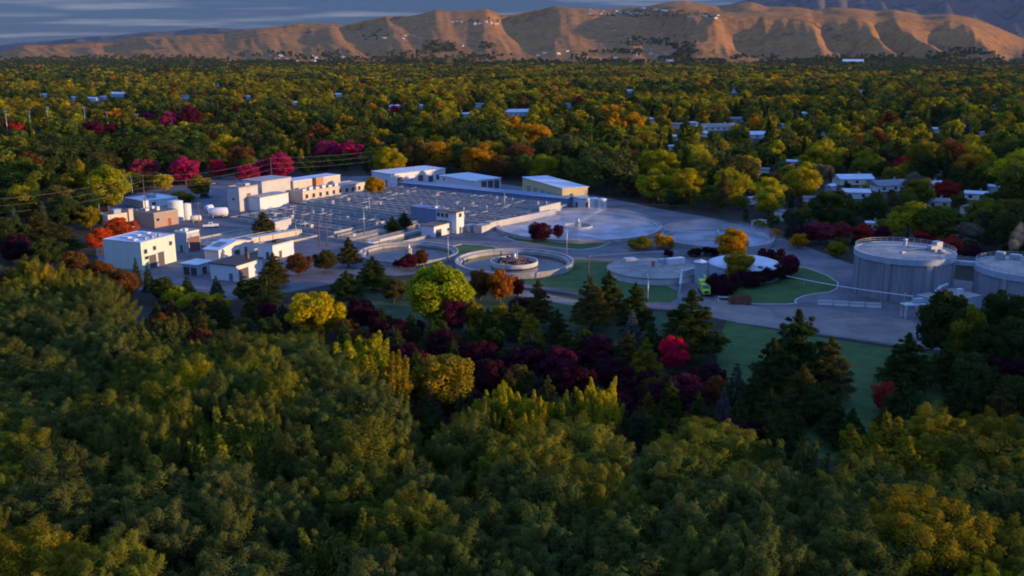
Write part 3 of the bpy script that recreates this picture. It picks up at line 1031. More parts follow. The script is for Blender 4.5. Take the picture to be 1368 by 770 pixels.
# long covered channel with a smooth lid behind the aeration basin
mb = MB()
x0_, y0_ = 345 * ca - 206 * sa, 345 * sa + 206 * ca
ch = empty('covered_channel', (x0_, y0_, 0), R(AX), 'long blue grey covered channel along the rear of the aeration basin', 'channel')
mb.box((4.5, 46, 0), (9, 92, 3.8), M_SLATEBLUE)
mb.build('wall', ch)
mb = MB()
mb.box((4.5, 46, 3.8), (9.6, 92.6, 0.25), M_SLATEBLUE)
mb.build('lid', ch)
# low concrete wall and stacked blocks right of the aeration basin
def straight_wall(name, label, a, b_, h, t, m, cat='wall'):
    A, B = Vector(P(*a)), Vector(P(*b_))
    d = B - A
    o = empty(name, (A.x, A.y, 0), math.atan2(d.y, d.x), label, cat)
    mb = MB()
    mb.box((d.length / 2, 0, 0), (d.length, t, h), m)
    mb.build('wall', o)
    mb = MB()
    mb.box((d.length / 2, 0, h), (d.length + 0.1, t + 0.16, 0.14), M_CONC_PALE)
    mb.build('coping', o)
    return o


straight_wall('retaining_wall', 'long pale concrete wall between control house and big pond', (640, 309), (742, 288), 2.4, 0.6, M_CONC_PALE)
straight_wall('retaining_wall', 'short tall pale concrete wall at left end of big pond', (720, 291), (748, 284), 4.2, 0.6, M_CONC_PALE)
straight_wall('retaining_wall', 'tan low wall behind the small white flat roofed building', (332, 325), (400, 313), 1.8, 3.0, M_BEIGE)
straight_wall('retaining_wall', 'pale concrete wall section right of the lone conifer by pickup', (366, 312), (388, 306), 4.0, 1.2, M_CONC_PALE)
for i, (px_, py_, w_, h_, lab) in enumerate([(628, 309, 4.5, 2.2, 'low concrete box at right foot of the control house'), (644, 310, 5.5, 2.6, 'grey concrete box second right of the control house'),
                                              (655, 307, 4.0, 3.0, 'tall concrete box near the middle of the pale wall')]):
    x, y = P(px_, py_)
    o = empty('concrete_vault', (x, y, 0), R(55), lab, 'vault')
    mb = MB(); mb.box((0, 0, 0), (w_, w_ * 0.7, h_), M_CONC_PALE); mb.build('wall', o)
    mb = MB(); mb.box((0, 0, h_), (w_ + 0.3, w_ * 0.7 + 0.3, 0.2), M_CONC); mb.build('lid', o)


# ------------------------------------------------------------------ round tanks
def ring_tank(name, label, c_px, r, h, water_m, depth, center=None, inner=None, bridge=None, rail=True):
    x, y = P(*c_px)
    root = empty(name, (x, y, 0), 0, label, 'clarifier')
    mb = MB()
    t = 0.5
    mb.lathe([(r, -0.3), (r, h - 0.2), (r + 0.12, h - 0.2), (r + 0.12, h), (r - t, h), (r - t, h - depth), (r - t - 1.4, h - depth), (r - t - 1.4, 0.05)], M_CONC, n=96, smooth=False)
    mb.build('wall', root)
    wm = MB()
    wm.lathe([(0.001, 0.22), (r - t - 1.3, 0.22)], water_m, n=64)
    wm.build('water', root)
    # weir trough
    if inner:
        im = MB()
        ri, hi_ = inner
        im.lathe([(ri, h - depth - 0.8), (ri, hi_), (ri - 0.35, hi_), (ri - 0.35, h - depth - 0.8)], M_CONC_PALE, n=72, smooth=False)
        im.build('feed_well', root)
    if center:
        cm = MB()
        cm.lathe([(1.1, h - depth - 1), (1.1, h + 1.0), (0.001, h + 1.0)], M_CONC, n=20, smooth=False)
        cm.lathe([(0.6, h + 1.0), (0.6, h + 2.2), (0.001, h + 2.4)], M_STEEL, n=16)
        cm.build('centre_column', root)
    if bridge is not None:
        bm = MB()
        a = R(bridge)
        L_ = r + 0.5
        bm.box((math.cos(a) * L_ / 2, math.sin(a) * L_ / 2, h + 0.55), (L_, 1.3, 0.18), M_STEEL, a)
        for s in (-1, 1):
            off = Vector((-math.sin(a), math.cos(a))) * s * 0.62
            for zz in (1.15, 1.65):
                bm.box((math.cos(a) * L_ / 2 + off.x, math.sin(a) * L_ / 2 + off.y, h + zz), (L_, 0.07, 0.07), M_STEEL, a)
            for q in range(9):
                rr = L_ * q / 8
                bm.box((math.cos(a) * rr + off.x, math.sin(a) * rr + off.y, h + 0.6), (0.08, 0.08, 1.1), M_STEEL, a)
        bm.build('bridge', root)
    if rail:
        rm = MB()
        for zz in (h + 0.55, h + 1.05):
            rm.lathe([(r + 0.1, zz), (r + 0.16, zz), (r + 0.16, zz + 0.06), (r + 0.1, zz + 0.06)], M_STEEL, n=72, closed=True)
        for q in range(40):
            a = 2 * math.pi * q / 40
            rm.box((math.cos(a) * (r + 0.13), math.sin(a) * (r + 0.13), h), (0.06, 0.06, 1.08), M_STEEL)
        rm.build('handrail', root)
    return root


c1 = ring_tank('clarifier', 'nearest round clarifier tank with wide inner ring and dark machinery at its centre', (687, 355), 18.4, 1.8, M_WATER_BROWN, 0.6, True, (7.4, 1.7), None, rail=False)
mb = MB()
for k in range(9):
    a = 2 * math.pi * k / 9
    mb.tube([(math.cos(a) * 1.2, math.sin(a) * 1.2, 1.9), (math.cos(a) * 4.4, math.sin(a) * 4.4, 2.1), (math.cos(a) * 5.4, math.sin(a) * 5.4, 0.9)], 0.3, M_ROOF_DARK)
mb.lathe([(3.6, 1.2), (3.8, 2.0), (0.01, 2.6)], M_RUST, n=20, smooth=False)
mb.tube([(0.8, 0, 2.4), (0.8, 0, 4.6)], 0.25, M_BLUEGREY, 8)
mb.tube([(-0.8, 0, 2.4), (-0.8, 0, 4.6)], 0.25, M_BLUEGREY, 8)
mb.box((0, 0, 4.4), (2.6, 0.9, 0.3), M_BLUEGREY)
mb.build('rake_drive', c1)
ring_tank('clarifier', 'round clarifier tank left of the nearest one, behind the red shrubs', (546, 342), 16.2, 1.6, M_WATER_BROWN, 0.6, True, None, None, rail=False)
big_tank = ring_tank('clarifier', 'very large shallow round pond tank of pale misty water by yellow garage', (772, 304), 31.5, 1.2, M_WATER_PALE, 0.4, True, (5.5, 0.9), 68, rail=False)
ring_tank('clarifier', 'round railed clarifier behind the golden round tree', (958, 321), 19.5, 1.4, M_WATER_PALE, 0.5, True, (5.0, 1.2), 150, rail=True)
# covered round tank with flat gravelly lid
x, y = P(872, 367)
root = empty('covered_tank', (x, y, 0), 0, 'low round tank with flat tan gravel lid on the lawn', 'tank')
mb = MB(); mb.lathe([(13.6, -0.2), (13.6, 1.9), (13.2, 1.9)], M_CONC_PALE, n=80, smooth=False); mb.build('wall', root)
mb = MB(); mb.lathe([(13.75, 1.7), (13.75, 2.05), (0.01, 2.5)], M_LID, n=80, smooth=False); mb.build('lid', root)
mb = MB()
for k in range(12):
    a = 2 * math.pi * k / 12 + 0.13
    mb.tube([(math.cos(a) * 2.0, math.sin(a) * 2.0, 2.44), (math.cos(a) * 13.5, math.sin(a) * 13.5, 2.06)], 0.07, M_CONC_DARK, 5)
mb.lathe([(7.0, 2.22), (7.0, 2.32), (7.2, 2.32), (7.2, 2.22)], M_CONC_DARK, n=60)
mb.build('seam', root)
mb = MB(); mb.lathe([(0.5, 2.4), (0.5, 3.9), (0.7, 4.0), (0.01, 4.2)], M_ORANGE_PIPE, n=14); mb.build('vent_stack', root)
mb = MB(); mb.box((7.5, 5, 2.2), (5.5, 2.2, 1.8), M_WHITE, 0.4); mb.box((3.4, 5.5, 2.2), (2.0, 2.0, 1.4), M_BLUEGREY, 0.2)
mb.tube([(5, 4, 3.0), (10.0, 6.5, 3.2), (12.0, 6.0, 2.4)], 0.25, M_STEEL); mb.build('gas_equipment', root)
mb = MB(); mb.box((-6, 7.5, 2.2), (3.6, 2.6, 1.2), M_CONC_PALE, 0.3); mb.build('valve_box', root)
x, y = P(935, 378)
root = empty('round_tower', (x, y, 0), 0, 'slim grey cylindrical stair tower between the flat lid tank and white dome', 'tower')
mb = MB(); mb.lathe([(1.7, 0), (1.7, 6.2)], M_BLUEGREY, n=28); mb.build('wall', root)
mb = MB(); mb.lathe([(1.95, 6.1), (1.95, 6.3), (0.01, 7.0)], M_WHITE_ROOF, n=28, smooth=False); mb.build('roof', root)
x, y = P(994, 369)
root = empty('domed_tank', (x, y, 0), 0, 'round tank with low white domed roof ringed by maroon shrubs', 'tank')
mb = MB(); mb.lathe([(10.1, 0), (10.1, 4.0)], M_BLUEGREY, n=80); mb.build('wall', root)
mb = MB(); mb.lathe([(10.5, 3.85), (10.5, 4.1), (8.4, 4.8), (6.0, 5.35), (3.0, 5.8), (0.8, 5.9), (0.8, 6.6), (0.01, 6.8)], M_WHITE_ROOF, n=80); mb.build('roof', root)
# garden wall round the domed tank's bed and the retaining walls of the truck bay
straight_wall('retaining_wall', 'thin white wall end beside the lime green truck, under the flat lid tank', (908, 391), (911, 371), 2.4, 0.5, M_CONC_PALE)
straight_wall('retaining_wall', 'pale grey wall joining the flat lid tank to the slim tower', (912, 378), (932, 372), 3.4, 0.6, M_BLUEGREY)

# digesters
def digester(c_px, r, h, label, seed):
    x, y = P(*c_px)
    root = empty('digester_tank', (x, y, 0), R(seed), label, 'tank', 'tall round digester tanks')
    n = 240
    prof = []
    vs, fs = [], []
    for i in range(n):
        a = 2 * math.pi * i / n
        k = i % 4
        rr = r - (0.24 if k in (0, 1) else 0.0)
        for z in (0, h - 1.6):
            vs.append((rr * math.cos(a), rr * math.sin(a), z))
    for i in range(n):
        j = (i + 1) % n
        fs.append((2 * i, 2 * j, 2 * j + 1, 2 * i + 1))
    mb = MB(); mb.add(vs, fs, M_TANK); mb.build('wall', root)
    for k in range(8):
        a = 2 * math.pi * k / 8 + 0.1
        mb = MB(); mb.box((math.cos(a) * (r + 0.1), math.sin(a) * (r + 0.1), 0), (0.5, 1.3, h - 1.6), M_TANK, a); mb.build('buttress', root)
    mb = MB(); mb.lathe([(r + 0.05, h - 1.6), (r + 0.25, h - 1.6), (r + 0.25, h), (r - 0.4, h), (r - 0.4, h - 0.25)], M_BLUEGREY, n=96, smooth=False); mb.build('ring_beam', root)
    mb = MB(); mb.lathe([(r - 0.3, h - 0.2), (r * 0.5, h + 0.35), (0.01, h + 0.6)], M_TANK_TOP, n=72); mb.build('roof', root)
    rm = MB()
    for zz in (h + 0.55, h + 1.1):
        rm.lathe([(r - 0.1, zz), (r - 0.02, zz), (r - 0.02, zz + 0.08), (r - 0.1, zz + 0.08)], M_STEEL, n=72, closed=True)
    for q in range(44):
        a = 2 * math.pi * q / 44
        rm.box((math.cos(a) * (r - 0.06), math.sin(a) * (r - 0.06), h), (0.08, 0.08, 1.15), M_STEEL)
    rm.build('handrail', root)
    mb = MB()
    mb.lathe([(0.55, h + 0.4), (0.55, h + 2.6), (0.75, h + 2.7), (0.01, h + 3.0)], M_WHITE, n=16, c=(0.5, 1.5, 0)); mb.build('vent_stack', root)
    mb = MB()
    for (qx, qy, sx2, sy2, sz2) in ((6.5, -2.5, 2.4, 1.8, 1.6), (9.0, 0.5, 2.0, 2.0, 2.2), (8.0, -4.6, 1.4, 1.4, 1.0), (-3, -6, 1.2, 1.0, .8)):
        mb.box((qx, qy, h + 0.15), (sx2, sy2, sz2), M_STEEL, 0.3)
    mb.tube([(-2, -4, h + 0.7), (3, -2, h + 0.7), (6.5, -2.5, h + 0.9)], 0.2, M_STEEL)
    mb.tube([(0.5, 1.5, h + 0.8), (4, -1, h + 0.8), (8, -2, h + 0.8)], 0.16, M_STEEL)
    mb.build('gas_equipment', root)
    return root, (x, y)


D1, d1c = digester((1203, 390), 12.9, 11.8, 'tall grey ribbed digester tank with railed flat roof, left one', 0)
D2, d2c = digester((1373, 407), 13.6, 10.3, 'tall grey ribbed digester tank cut by the picture edge, right one', 120)
# bridge between the two tanks
A, B = Vector(d1c), Vector(d2c)
d = (B - A).normalized()
a_, b_ = A + d * 12.0, B - d * 12.8
root = empty('tank_bridge', (a_.x, a_.y, 0), math.atan2(d.y, d.x), 'blue grey pipe bridge spanning between the two digester tank tops', 'bridge')
L_ = (b_ - a_).length
mb = MB(); mb.box((L_ / 2, 0, 9.2), (L_, 2.2, 1.0), M_BLUEGREY); mb.build('deck', root)
mb = MB()
for s in (-1, 1):
    for zz in (10.7, 11.2):
        mb.box((L_ / 2, s * 1.05, zz), (L_, 0.08, 0.08), M_STEEL)
mb.build('handrail', root)
# pump room between the digesters
b = Bld('pump_room', 'low grey flat roofed pump room between the two digesters', (1262, 424), 1222, 1310, 405, 30, M_BLUEGREY, M_CONC, 0.2)
b.opening('R', 0.4, 1.3, 0.05, 2.3, 'door')
b.roof_box('roof_vent', 0.3, 0.5, 1.6, 1.4, 1.0, M_STEEL)
b.roof_box('roof_vent', 0.7, 0.4, 1.2, 1.2, 1.4, M_WHITE)
# big silver pipe
def G(px_, py_, z):
    x_, y_ = P(px_, py_, z)
    return (x_, y_, z)
gb = P(1244, 426)
mb = MB()
pp = [(gb[0], gb[1], 0), (gb[0], gb[1], 4.8), (gb[0] + 0.15, gb[1] + 0.2, 6.0), (gb[0] + 0.9, gb[1] + 0.9, 6.9), (gb[0] + 2.6, gb[1] + 2.6, 7.4), (gb[0] + 5.5, gb[1] + 5.0, 7.6)]
mb.tube(pp, 0.42, M_STEEL, 14)
for i_ in (1, 4):
    q = Vector(pp[i_])
    mb.tube([q + Vector((0, 0, -0.12)) if i_ == 1 else q, q + (Vector((0, 0, 0.12)) if i_ == 1 else Vector((0.25, 0.2, 0.02)))], 0.55, M_STEEL, 14)
tag(mb.build('bent_pipe'), 'fat silver pipe rising and bending between the digester tanks', 'pipe')
# pipe platform
x, y = P(1218, 424)
root = empty('pipe_platform', (x, y, 0), R(8), 'small white pipe platform on four legs in front of left digester', 'platform')
mb = MB(); mb.box((0, 0, 3.3), (5.6, 2.4, 0.3), M_WHITE); mb.build('deck', root)
for sx2 in (-2.3, 2.3):
    for sy2 in (-0.9, 0.9):
        mb = MB(); mb.box((sx2, sy2, 0), (0.42, 0.42, 3.3), M_CONC_PALE); mb.build('leg', root)
mb = MB()
mb.box((1.3, 0.2, 3.6), (2.6, 1.4, 1.2), M_BLUEGREY)
mb.tube([(-2.2, 0.5, 3.6), (-2.2, 0.5, 6.2), (-1.4, 0.5, 6.6)], 0.18, M_STEEL)
mb.tube([(-2.6, -0.9, 4.4), (2.6, -0.9, 4.4)], 0.05, M_WHITE)
mb.build('pump_unit', root)
mb = MB()
x0p, x1p = G(1060, 372, 2.8), G(1218, 404, 5.2)
pA, pB = Vector((P(1040, 374)[0], P(1040, 374)[1], 1.6)), Vector((x, y, 5.4))
N_ = 14
mb.tube([pA.lerp(pB, i / N_) + Vector((0, 0, -0.5 * math.sin(math.pi * i / N_))) for i in range(N_ + 1)], 0.13, M_WHITE, 8)
gp = empty('gas_pipe', (pA.x, pA.y, 0), 0, 'long thin white pipe sloping across the lawn to pipe platform', 'pipe')
o = mb.build('pipe', gp); o.location = (-pA.x, -pA.y, 0)
for i in (3, 7, 11):
    q = pA.lerp(pB, i / N_)
    m2 = MB(); m2.box((q.x - pA.x, q.y - pA.y, 0), (0.18, 0.18, q.z - 0.5), M_STEEL); m2.build('support', gp)
# concrete barriers in front of the left digester
for i, lab in enumerate(('leftmost', 'second from left', 'third from left', 'rightmost')):
    x, y = P(1102 + 21.5 * i, 408 + 1.2 * i)
    mb = MB()
    pr = [(-0.45, 0), (0.45, 0), (0.45, 0.25), (0.25, 0.5), (0.22, 1.3), (-0.22, 1.3), (-0.25, 0.5), (-0.45, 0.25)]
    Lb = 3.8
    vs = [(-Lb / 2, yy, zz) for yy, zz in pr] + [(Lb / 2, yy, zz) for yy, zz in pr]
    n = len(pr)
    mb.add(vs, [tuple(reversed(range(n))), tuple(range(n, 2 * n))] + [(k, (k + 1) % n, n + (k + 1) % n, n + k) for k in range(n)], M_CONC_PALE)
    o = mb.build('concrete_barrier', None, (x, y, 0.06)); o.rotation_euler = (0, 0, R(-6))
    tag(o, f'pale concrete barrier in row below left digester, {lab}', 'barrier', 'concrete barriers in a row')


# white storage tanks
def silo(c_px, r, h, label, m=M_WHITE, group=None):
    x, y = P(*c_px)
    root = empty('storage_tank', (x, y, 0), 0, label, 'tank', group)
    mb = MB(); mb.lathe([(r, 0), (r, h)], m, n=32); mb.build('wall', root)
    mb = MB(); mb.lathe([(r + 0.08, h - 0.05), (r + 0.08, h + 0.1), (r * 0.5, h + 0.45), (0.01, h + 0.6)], m, n=32); mb.build('roof', root)
    mb = MB()
    for s in (-0.3, 0.3):
        mb.tube([(s, -r - 0.25, 0), (s, -r - 0.25, h + 0.8)], 0.04, M_STEEL, 5)
    for q in range(int(h / 0.5)):
        mb.box((0, -r - 0.25, 0.4 + 0.5 * q), (0.6, 0.05, 0.05), M_STEEL)
    mb.build('ladder', root)
    return root


silo((236, 295), 2.9, 7.6, 'tall white upright tank right of the brown brick building', group='white chemical tanks')
silo((250, 293), 1.9, 5.9, 'slim white upright tank, right of the taller one by brick building', group='white chemical tanks')
silo((794, 280), 2.0, 4.6, 'left white tank of the pair beside the yellow garage', group='white chemical tanks')
silo((804, 281), 2.0, 4.6, 'right white tank of the pair beside the yellow garage', group='white chemical tanks')


def lying_tank(c_px, L_, r, rz, label, m):
    x, y = P(*c_px)
    root = empty('lying_tank', (x, y, 0), R(rz), label, 'tank')
    mb = MB()
    n, prof = 24, [(-L_ / 2 - r * 0.4, 0.01), (-L_ / 2 - r * 0.25, r * 0.7), (-L_ / 2, r), (L_ / 2, r), (L_ / 2 + r * 0.25, r * 0.7), (L_ / 2 + r * 0.4, 0.01)]
    vs, fs = [], []
    for xx, rr in prof:
        for k in range(n):
            a = 2 * math.pi * k / n
            vs.append((xx, rr * math.cos(a), r + 0.5 + rr * math.sin(a)))
    for i in range(len(prof) - 1):
        for k in range(n):
            fs.append((i * n + k, i * n + (k + 1) % n, (i + 1) * n + (k + 1) % n, (i + 1) * n + k))
    mb.add(vs, fs, m, True); mb.build('body', root)
    for s in (-0.3, 0.3):
        mb = MB(); mb.box((L_ * s, 0, 0), (0.4, r * 1.7, r * 0.9), M_CONC); mb.build('saddle', root)
    return root


lying_tank((262, 297), 3.4, 1.1, 20, 'small cream horizontal tank on saddles right of white upright tanks', M_CREAM)
lying_tank((292, 291), 6.5, 1.8, 10, 'big white horizontal tank on saddles above the white pickup', M_WHITE)
lying_tank((280, 285), 2.6, 1.5, 60, 'short white horizontal tank left of the big horizontal one', M_WHITE)


# ------------------------------------------------------------------ vehicles
def prof_body(mb, prof, w, m, inset=0.0):
    n = len(prof)
    vs = [(x, -w / 2, z) for x, z in prof] + [(x, w / 2, z) for x, z in prof]
    mb.add(vs, [tuple(range(n)), tuple(reversed(range(n, 2 * n)))] + [((k + 1) % n, k, n + k, n + (k + 1) % n) for k in range(n)], m)


def wheels(root, xs, w, r=0.4, tw=0.28):
    for x in xs:
        for s in (-1, 1):
            mb = MB()
            n = 18
            vs, fs = [], []
            for yy, rr in ((-tw / 2, r * 0.6), (-tw / 2, r), (tw / 2, r), (tw / 2, r * 0.6)):
                for k in range(n):
                    a = 2 * math.pi * k / n
                    vs.append((x + rr * math.cos(a), s * (w / 2 - tw / 2) + yy, r + rr * math.sin(a)))
            for i in range(3):
                for k in range(n):
                    fs.append((i * n + k, i * n + (k + 1) % n, (i + 1) * n + (k + 1) % n, (i + 1) * n + k))
            mb.add(vs, fs, M_RUBBER)
            wh = mb.build('wheel', root)
            mb = MB()
            mb.add([(x + r * 0.6 * math.cos(2 * math.pi * k / n), s * (w / 2 - 0.03), r + r * 0.6 * math.sin(2 * math.pi * k / n)) for k in range(n)], [tuple(range(n))], M_STEEL)
            mb.build('rim', wh)


def pickup(c_px, rz, label, paint, cat='pickup truck'):
    x, y = P(*c_px)
    root = empty('pickup_truck', (x, y, 0.03), R(rz), label, cat)
    mb = MB()
    prof_body(mb, [(-2.8, 0.5), (2.7, 0.5), (2.75, 0.95), (2.65, 1.15), (1.3, 1.25), (-2.8, 1.25)], 1.95, paint)
    mb.build('body', root)
    mb = MB()
    prof_body(mb, [(-0.9, 1.25), (1.25, 1.25), (0.6, 1.85), (-0.75, 1.87)], 1.7, paint)
    mb.build('cab', root)
    mb = MB()
    mb.box((-0.1, 0, 1.32), (1.1, 1.74, 0.42), M_GLASS)
    mb.add([(1.27, -0.75, 1.3), (1.27, 0.75, 1.3), (0.68, 0.7, 1.82), (0.68, -0.7, 1.82)], [(0, 1, 2, 3)], M_GLASS)
    mb.build('window', root)
    mb = MB()
    mb.box((-1.85, 0, 1.252), (1.7, 1.6, 0.02), M_ROOF_DARK)
    mb.build('load_bed', root)
    for s in (-1, 1):
        mb = MB(); mb.box((2.72, s * 0.75, 0.82), (0.1, 0.35, 0.2), M_WHITE_ROOF); mb.build('headlight', root)
    wheels(root, (-1.8, 1.8), 1.95)
    return root


pickup((282, 304), 12, 'white pickup truck parked on the asphalt left of the lone conifer', M_CAR_WHITE)
pickup((276, 264), -30, 'dark pickup truck parked beyond the white horizontal tanks', M_CAR_DARK)
pickup((586, 246), 38, 'white pickup truck parked in front of the long white shed', M_CAR_WHITE)

x, y = P(941, 393)
tk = empty('utility_truck', (x, y, 0.07), R(-93), 'lime green utility truck parked nose out beside the maroon shrubs', 'truck')
mb = MB(); prof_body(mb, [(-4.0, 0.7), (3.6, 0.7), (3.7, 1.1), (3.6, 1.75), (2.2, 1.9), (1.4, 1.9), (-4.0, 1.9)], 2.1, M_LIME); mb.build('body', tk)
mb = MB(); prof_body(mb, [(-0.4, 1.9), (2.3, 1.9), (1.75, 3.0), (-0.3, 3.05)], 2.4, M_LIME); mb.build('cab', tk)
mb = MB(); mb.add([(2.31, -1.0, 1.98), (2.31, 1.0, 1.98), (1.83, 0.95, 2.88), (1.83, -0.95, 2.88)], [(0, 1, 2, 3)], M_GLASS)
mb.box((0.6, 0, 2.1), (1.4, 2.44, 0.7), M_GLASS); mb.build('window', tk)
mb = MB(); mb.box((-2.3, 0, 1.9), (3.2, 2.5, 1.5), M_LIME); mb.build('box_body', tk)
mb = MB(); mb.tube([(-1.0, 0.3, 3.4), (-2.6, 0.3, 4.6), (-3.8, 0.2, 4.4)], 0.22, M_LIME, 8); mb.build('boom', tk)
mb = MB(); mb.box((3.66, 0, 1.05), (0.1, 1.2, 0.6), M_RUBBER); mb.build('grille', tk)
for s in (-1, 1):
    mb = MB(); mb.box((3.66, s * 0.82, 1.15), (0.12, 0.36, 0.3), M_WHITE_ROOF); mb.build('headlight', tk)
wheels(tk, (-2.8, -1.7, 2.5), 2.5, 0.52, 0.36)

x, y = P(988, 406)
dm = empty('dumpster', (x, y, 0.07), R(2), 'rusty red brown open dumpster on the road edge by east lawn', 'dumpster')
mb = MB()
mb.box((0, 0, 0.15), (5.6, 2.2, 0.1), M_RUST)
for (cx_, cy2, sx2, sy2) in ((0, -1.05, 5.6, 0.1), (0, 1.05, 5.6, 0.1), (-2.75, 0, 0.1, 2.0), (2.75, 0, 0.1, 2.0)):
    mb.box((cx_, cy2, 0.25), (sx2, sy2, 1.75), M_RUST)
mb.build('body', dm)
for k in range(7):
    mb = MB(); mb.box((-2.4 + 0.8 * k, -1.15, 0.2), (0.14, 0.12, 1.8), M_RUST); mb.build('rib', dm)
mb = MB(); mb.box((0, 0, 0.9), (5.3, 1.9, 0.5), M_BRICK); mb.build('load', dm)
x, y = P(967, 402)
mb = MB()
mb.box((0, 0, 0.75), (3.4, 0.14, 0.4), M_WHITE)
for s in (-1.4, 1.4):
    mb.box((s, 0, 0), (0.16, 0.4, 0.75), M_WHITE)
o = mb.build('road_barrier', None, (x, y, 0.06)); o.rotation_euler = (0, 0, R(-12))
tag(o, 'low white road barrier left of the rusty dumpster', 'barrier')
for px_, py_, lab in ((335, 379, 'leftmost orange post by black roofed building'), (341, 381, 'rightmost orange post by black roofed building')):
    x, y = P(px_ - 25, py_)
    mb = MB(); mb.lathe([(0.16, 0), (0.16, 1.1), (0.01, 1.2)], M_ORANGE_PIPE, n=12)
    tag(mb.build('bollard', None, (x, y, 0)), lab, 'bollard', 'orange posts in a row')


# ------------------------------------------------------------------ lamps, poles and wires
def street_lamp(c_px, top, label, arm=2.2, az=180, m=M_STEEL, cat='street lamp', group='yard lamps of the plant'):
    C = P(*c_px)
    h = height_at(C, top)
    root = empty('street_lamp', (C[0], C[1], 0), R(az), label, cat, group)
    mb = MB(); mb.tube([(0, 0, 0), (0, 0, h * 0.5), (0, 0, h - 0.8)], [0.16, 0.12, 0.09], m, 8); mb.build('pole', root)
    mb = MB(); mb.tube([(0, 0, h - 0.85), (0.25, 0, h - 0.2), (arm * 0.6, 0, h), (arm, 0, h)], 0.07, m, 6); mb.build('arm', root)
    mb = MB(); mb.box((arm + 0.3, 0, h - 0.1), (0.9, 0.35, 0.2), M_STEEL); mb.build('lamp_head', root)
    return root


for c_, t_, lab, az in [((494, 291), 258, 'tall pale lamp at front right of the long beige building', 180), ((487, 318), 274, 'thin grey lamp in front of the sunken basin', 180),
                        ((584, 296), 264, 'curved arm lamp above the blue grey block', 160), ((674, 286), 255, 'curved arm lamp behind the long pale wall', 150),
                        ((599, 352), 312, 'grey lamp standing in front of the left clarifier', 90), ((757, 345), 298, 'slim lamp with long arm on road island corner', 10),
                        ((865, 406), 370, 'thin lamp on the lawn below the flat lid tank', 90), ((283, 279), 246, 'pale lamp beside the white horizontal tanks', 60),
                        ((178, 268), 237, 'thin lamp behind the low white annex', 120), ((133, 285), 266, 'curved lamp at left end of beige building', 20),
                        ((254, 345), 318, 'white lamp right of the pale green building', 90), ((396, 322), 296, 'thin lamp right of the pale wall section', 90)]:
    street_lamp(c_, t_, lab, 2.0, az)


def utility_pole(c_px, h, label, arms=1, m=M_WOOD, rz=60):
    C = P(*c_px)
    root = empty('utility_pole', (C[0], C[1], 0), R(rz), label, 'utility pole', 'brown wooden utility poles')
    mb = MB(); mb.tube([(0, 0, 0), (0, 0, h)], [0.20, 0.13], m, 8); mb.build('pole', root)
    for k in range(arms):
        mb = MB(); mb.box((0, 0, h - 0.7 - 1.0 * k), (2.6, 0.14, 0.16), m); mb.build('crossarm', root)
    return Vector((C[0], C[1], h))


utility_pole((268, 318), 13.0, 'brown pole behind the narrow grey building', 1)
utility_pole((427, 330), 9.5, 'left brown pole of the pair in front of dark basin', 0)
utility_pole((437, 328), 9.0, 'right brown pole of the pair in front of dark basin', 0)
utility_pole((786, 376), 7.5, 'brown post on the lawn below the nearest clarifier', 0)
line_poles = [utility_pole((-70, 330), 16, 'wooden pole carrying the power lines at far left', 1, rz=-60), utility_pole((195, 285), 16, 'wooden line pole beside the brown brick building', 1, rz=-60),
              utility_pole((364, 256), 16, 'wooden line pole behind the stepped concrete building', 1, rz=-60), utility_pole((612, 222), 17, 'wooden line pole behind the long white shed', 1, rz=-60)]
names = ('rear strand of the power line over the plant', 'middle strand of the power line over the plant', 'front strand of the power line over the plant')
for k in range(3):
    mb = MB()
    pts = []
    for a_, b_ in zip(line_poles[:-1], line_poles[1:]):
        off = Vector((-0.87, 0.5, 0)) * (1 - k) * 0.9 + Vector((0, 0, -0.3 - 2.4 * k))
        for i in range(13):
            t = i / 12
            pts.append(a_.lerp(b_, t) + off + Vector((0, 0, -2.6 * 4 * t * (1 - t))))
    mb.tube(pts, 0.022, M_WIRE, 4)
    tag(mb.build('power_line'), names[k], 'power line', 'power line strands')
for k, (px_, py_, hh) in enumerate([(12, 190, 22), (43, 186, 20), (67, 182, 22), (116, 180, 21), (146, 182, 18), (232, 190, 20), (186, 186, 18)]):
    C = P(px_, py_)
    root = empty('floodlight_mast', (C[0], C[1], 0), 0, f'{("first second third fourth fifth sixth seventh eighth".split())[(0, 1, 2, 3, 4, 6, 5, 7)[k]]} sports floodlight mast from the left, rising out of the woods', 'floodlight', 'sports floodlight masts')
    mb = MB(); mb.tube([(0, 0, 0), (0, 0, hh)], [0.28, 0.16], M_STEEL, 6); mb.build('mast', root)
    mb = MB(); mb.box((0, 0, hh), (2.6, 0.4, 0.8), M_STEEL); mb.build('lamp_rack', root)
# ------------------------------------------------------------------ air
hz = bpy.data.materials.new('haze')
hz.use_nodes = True
hz.node_tree.nodes.clear()
ho = nd(hz.node_tree, 'ShaderNodeOutputMaterial')
hv = nd(hz.node_tree, 'ShaderNodeVolumePrincipled')
hv.inputs['Color'].default_value = (0.45, 0.66, 1.0, 1)
hv.inputs['Density'].default_value = HAZE
hz.node_tree.links.new(hv.outputs[0], ho.inputs['Volume'])
mb = MB(); mb.box((0, 8750, -2.0), (30200, 20700, 1500.0), hz)
tag(mb.build('haze'), kind='stuff')


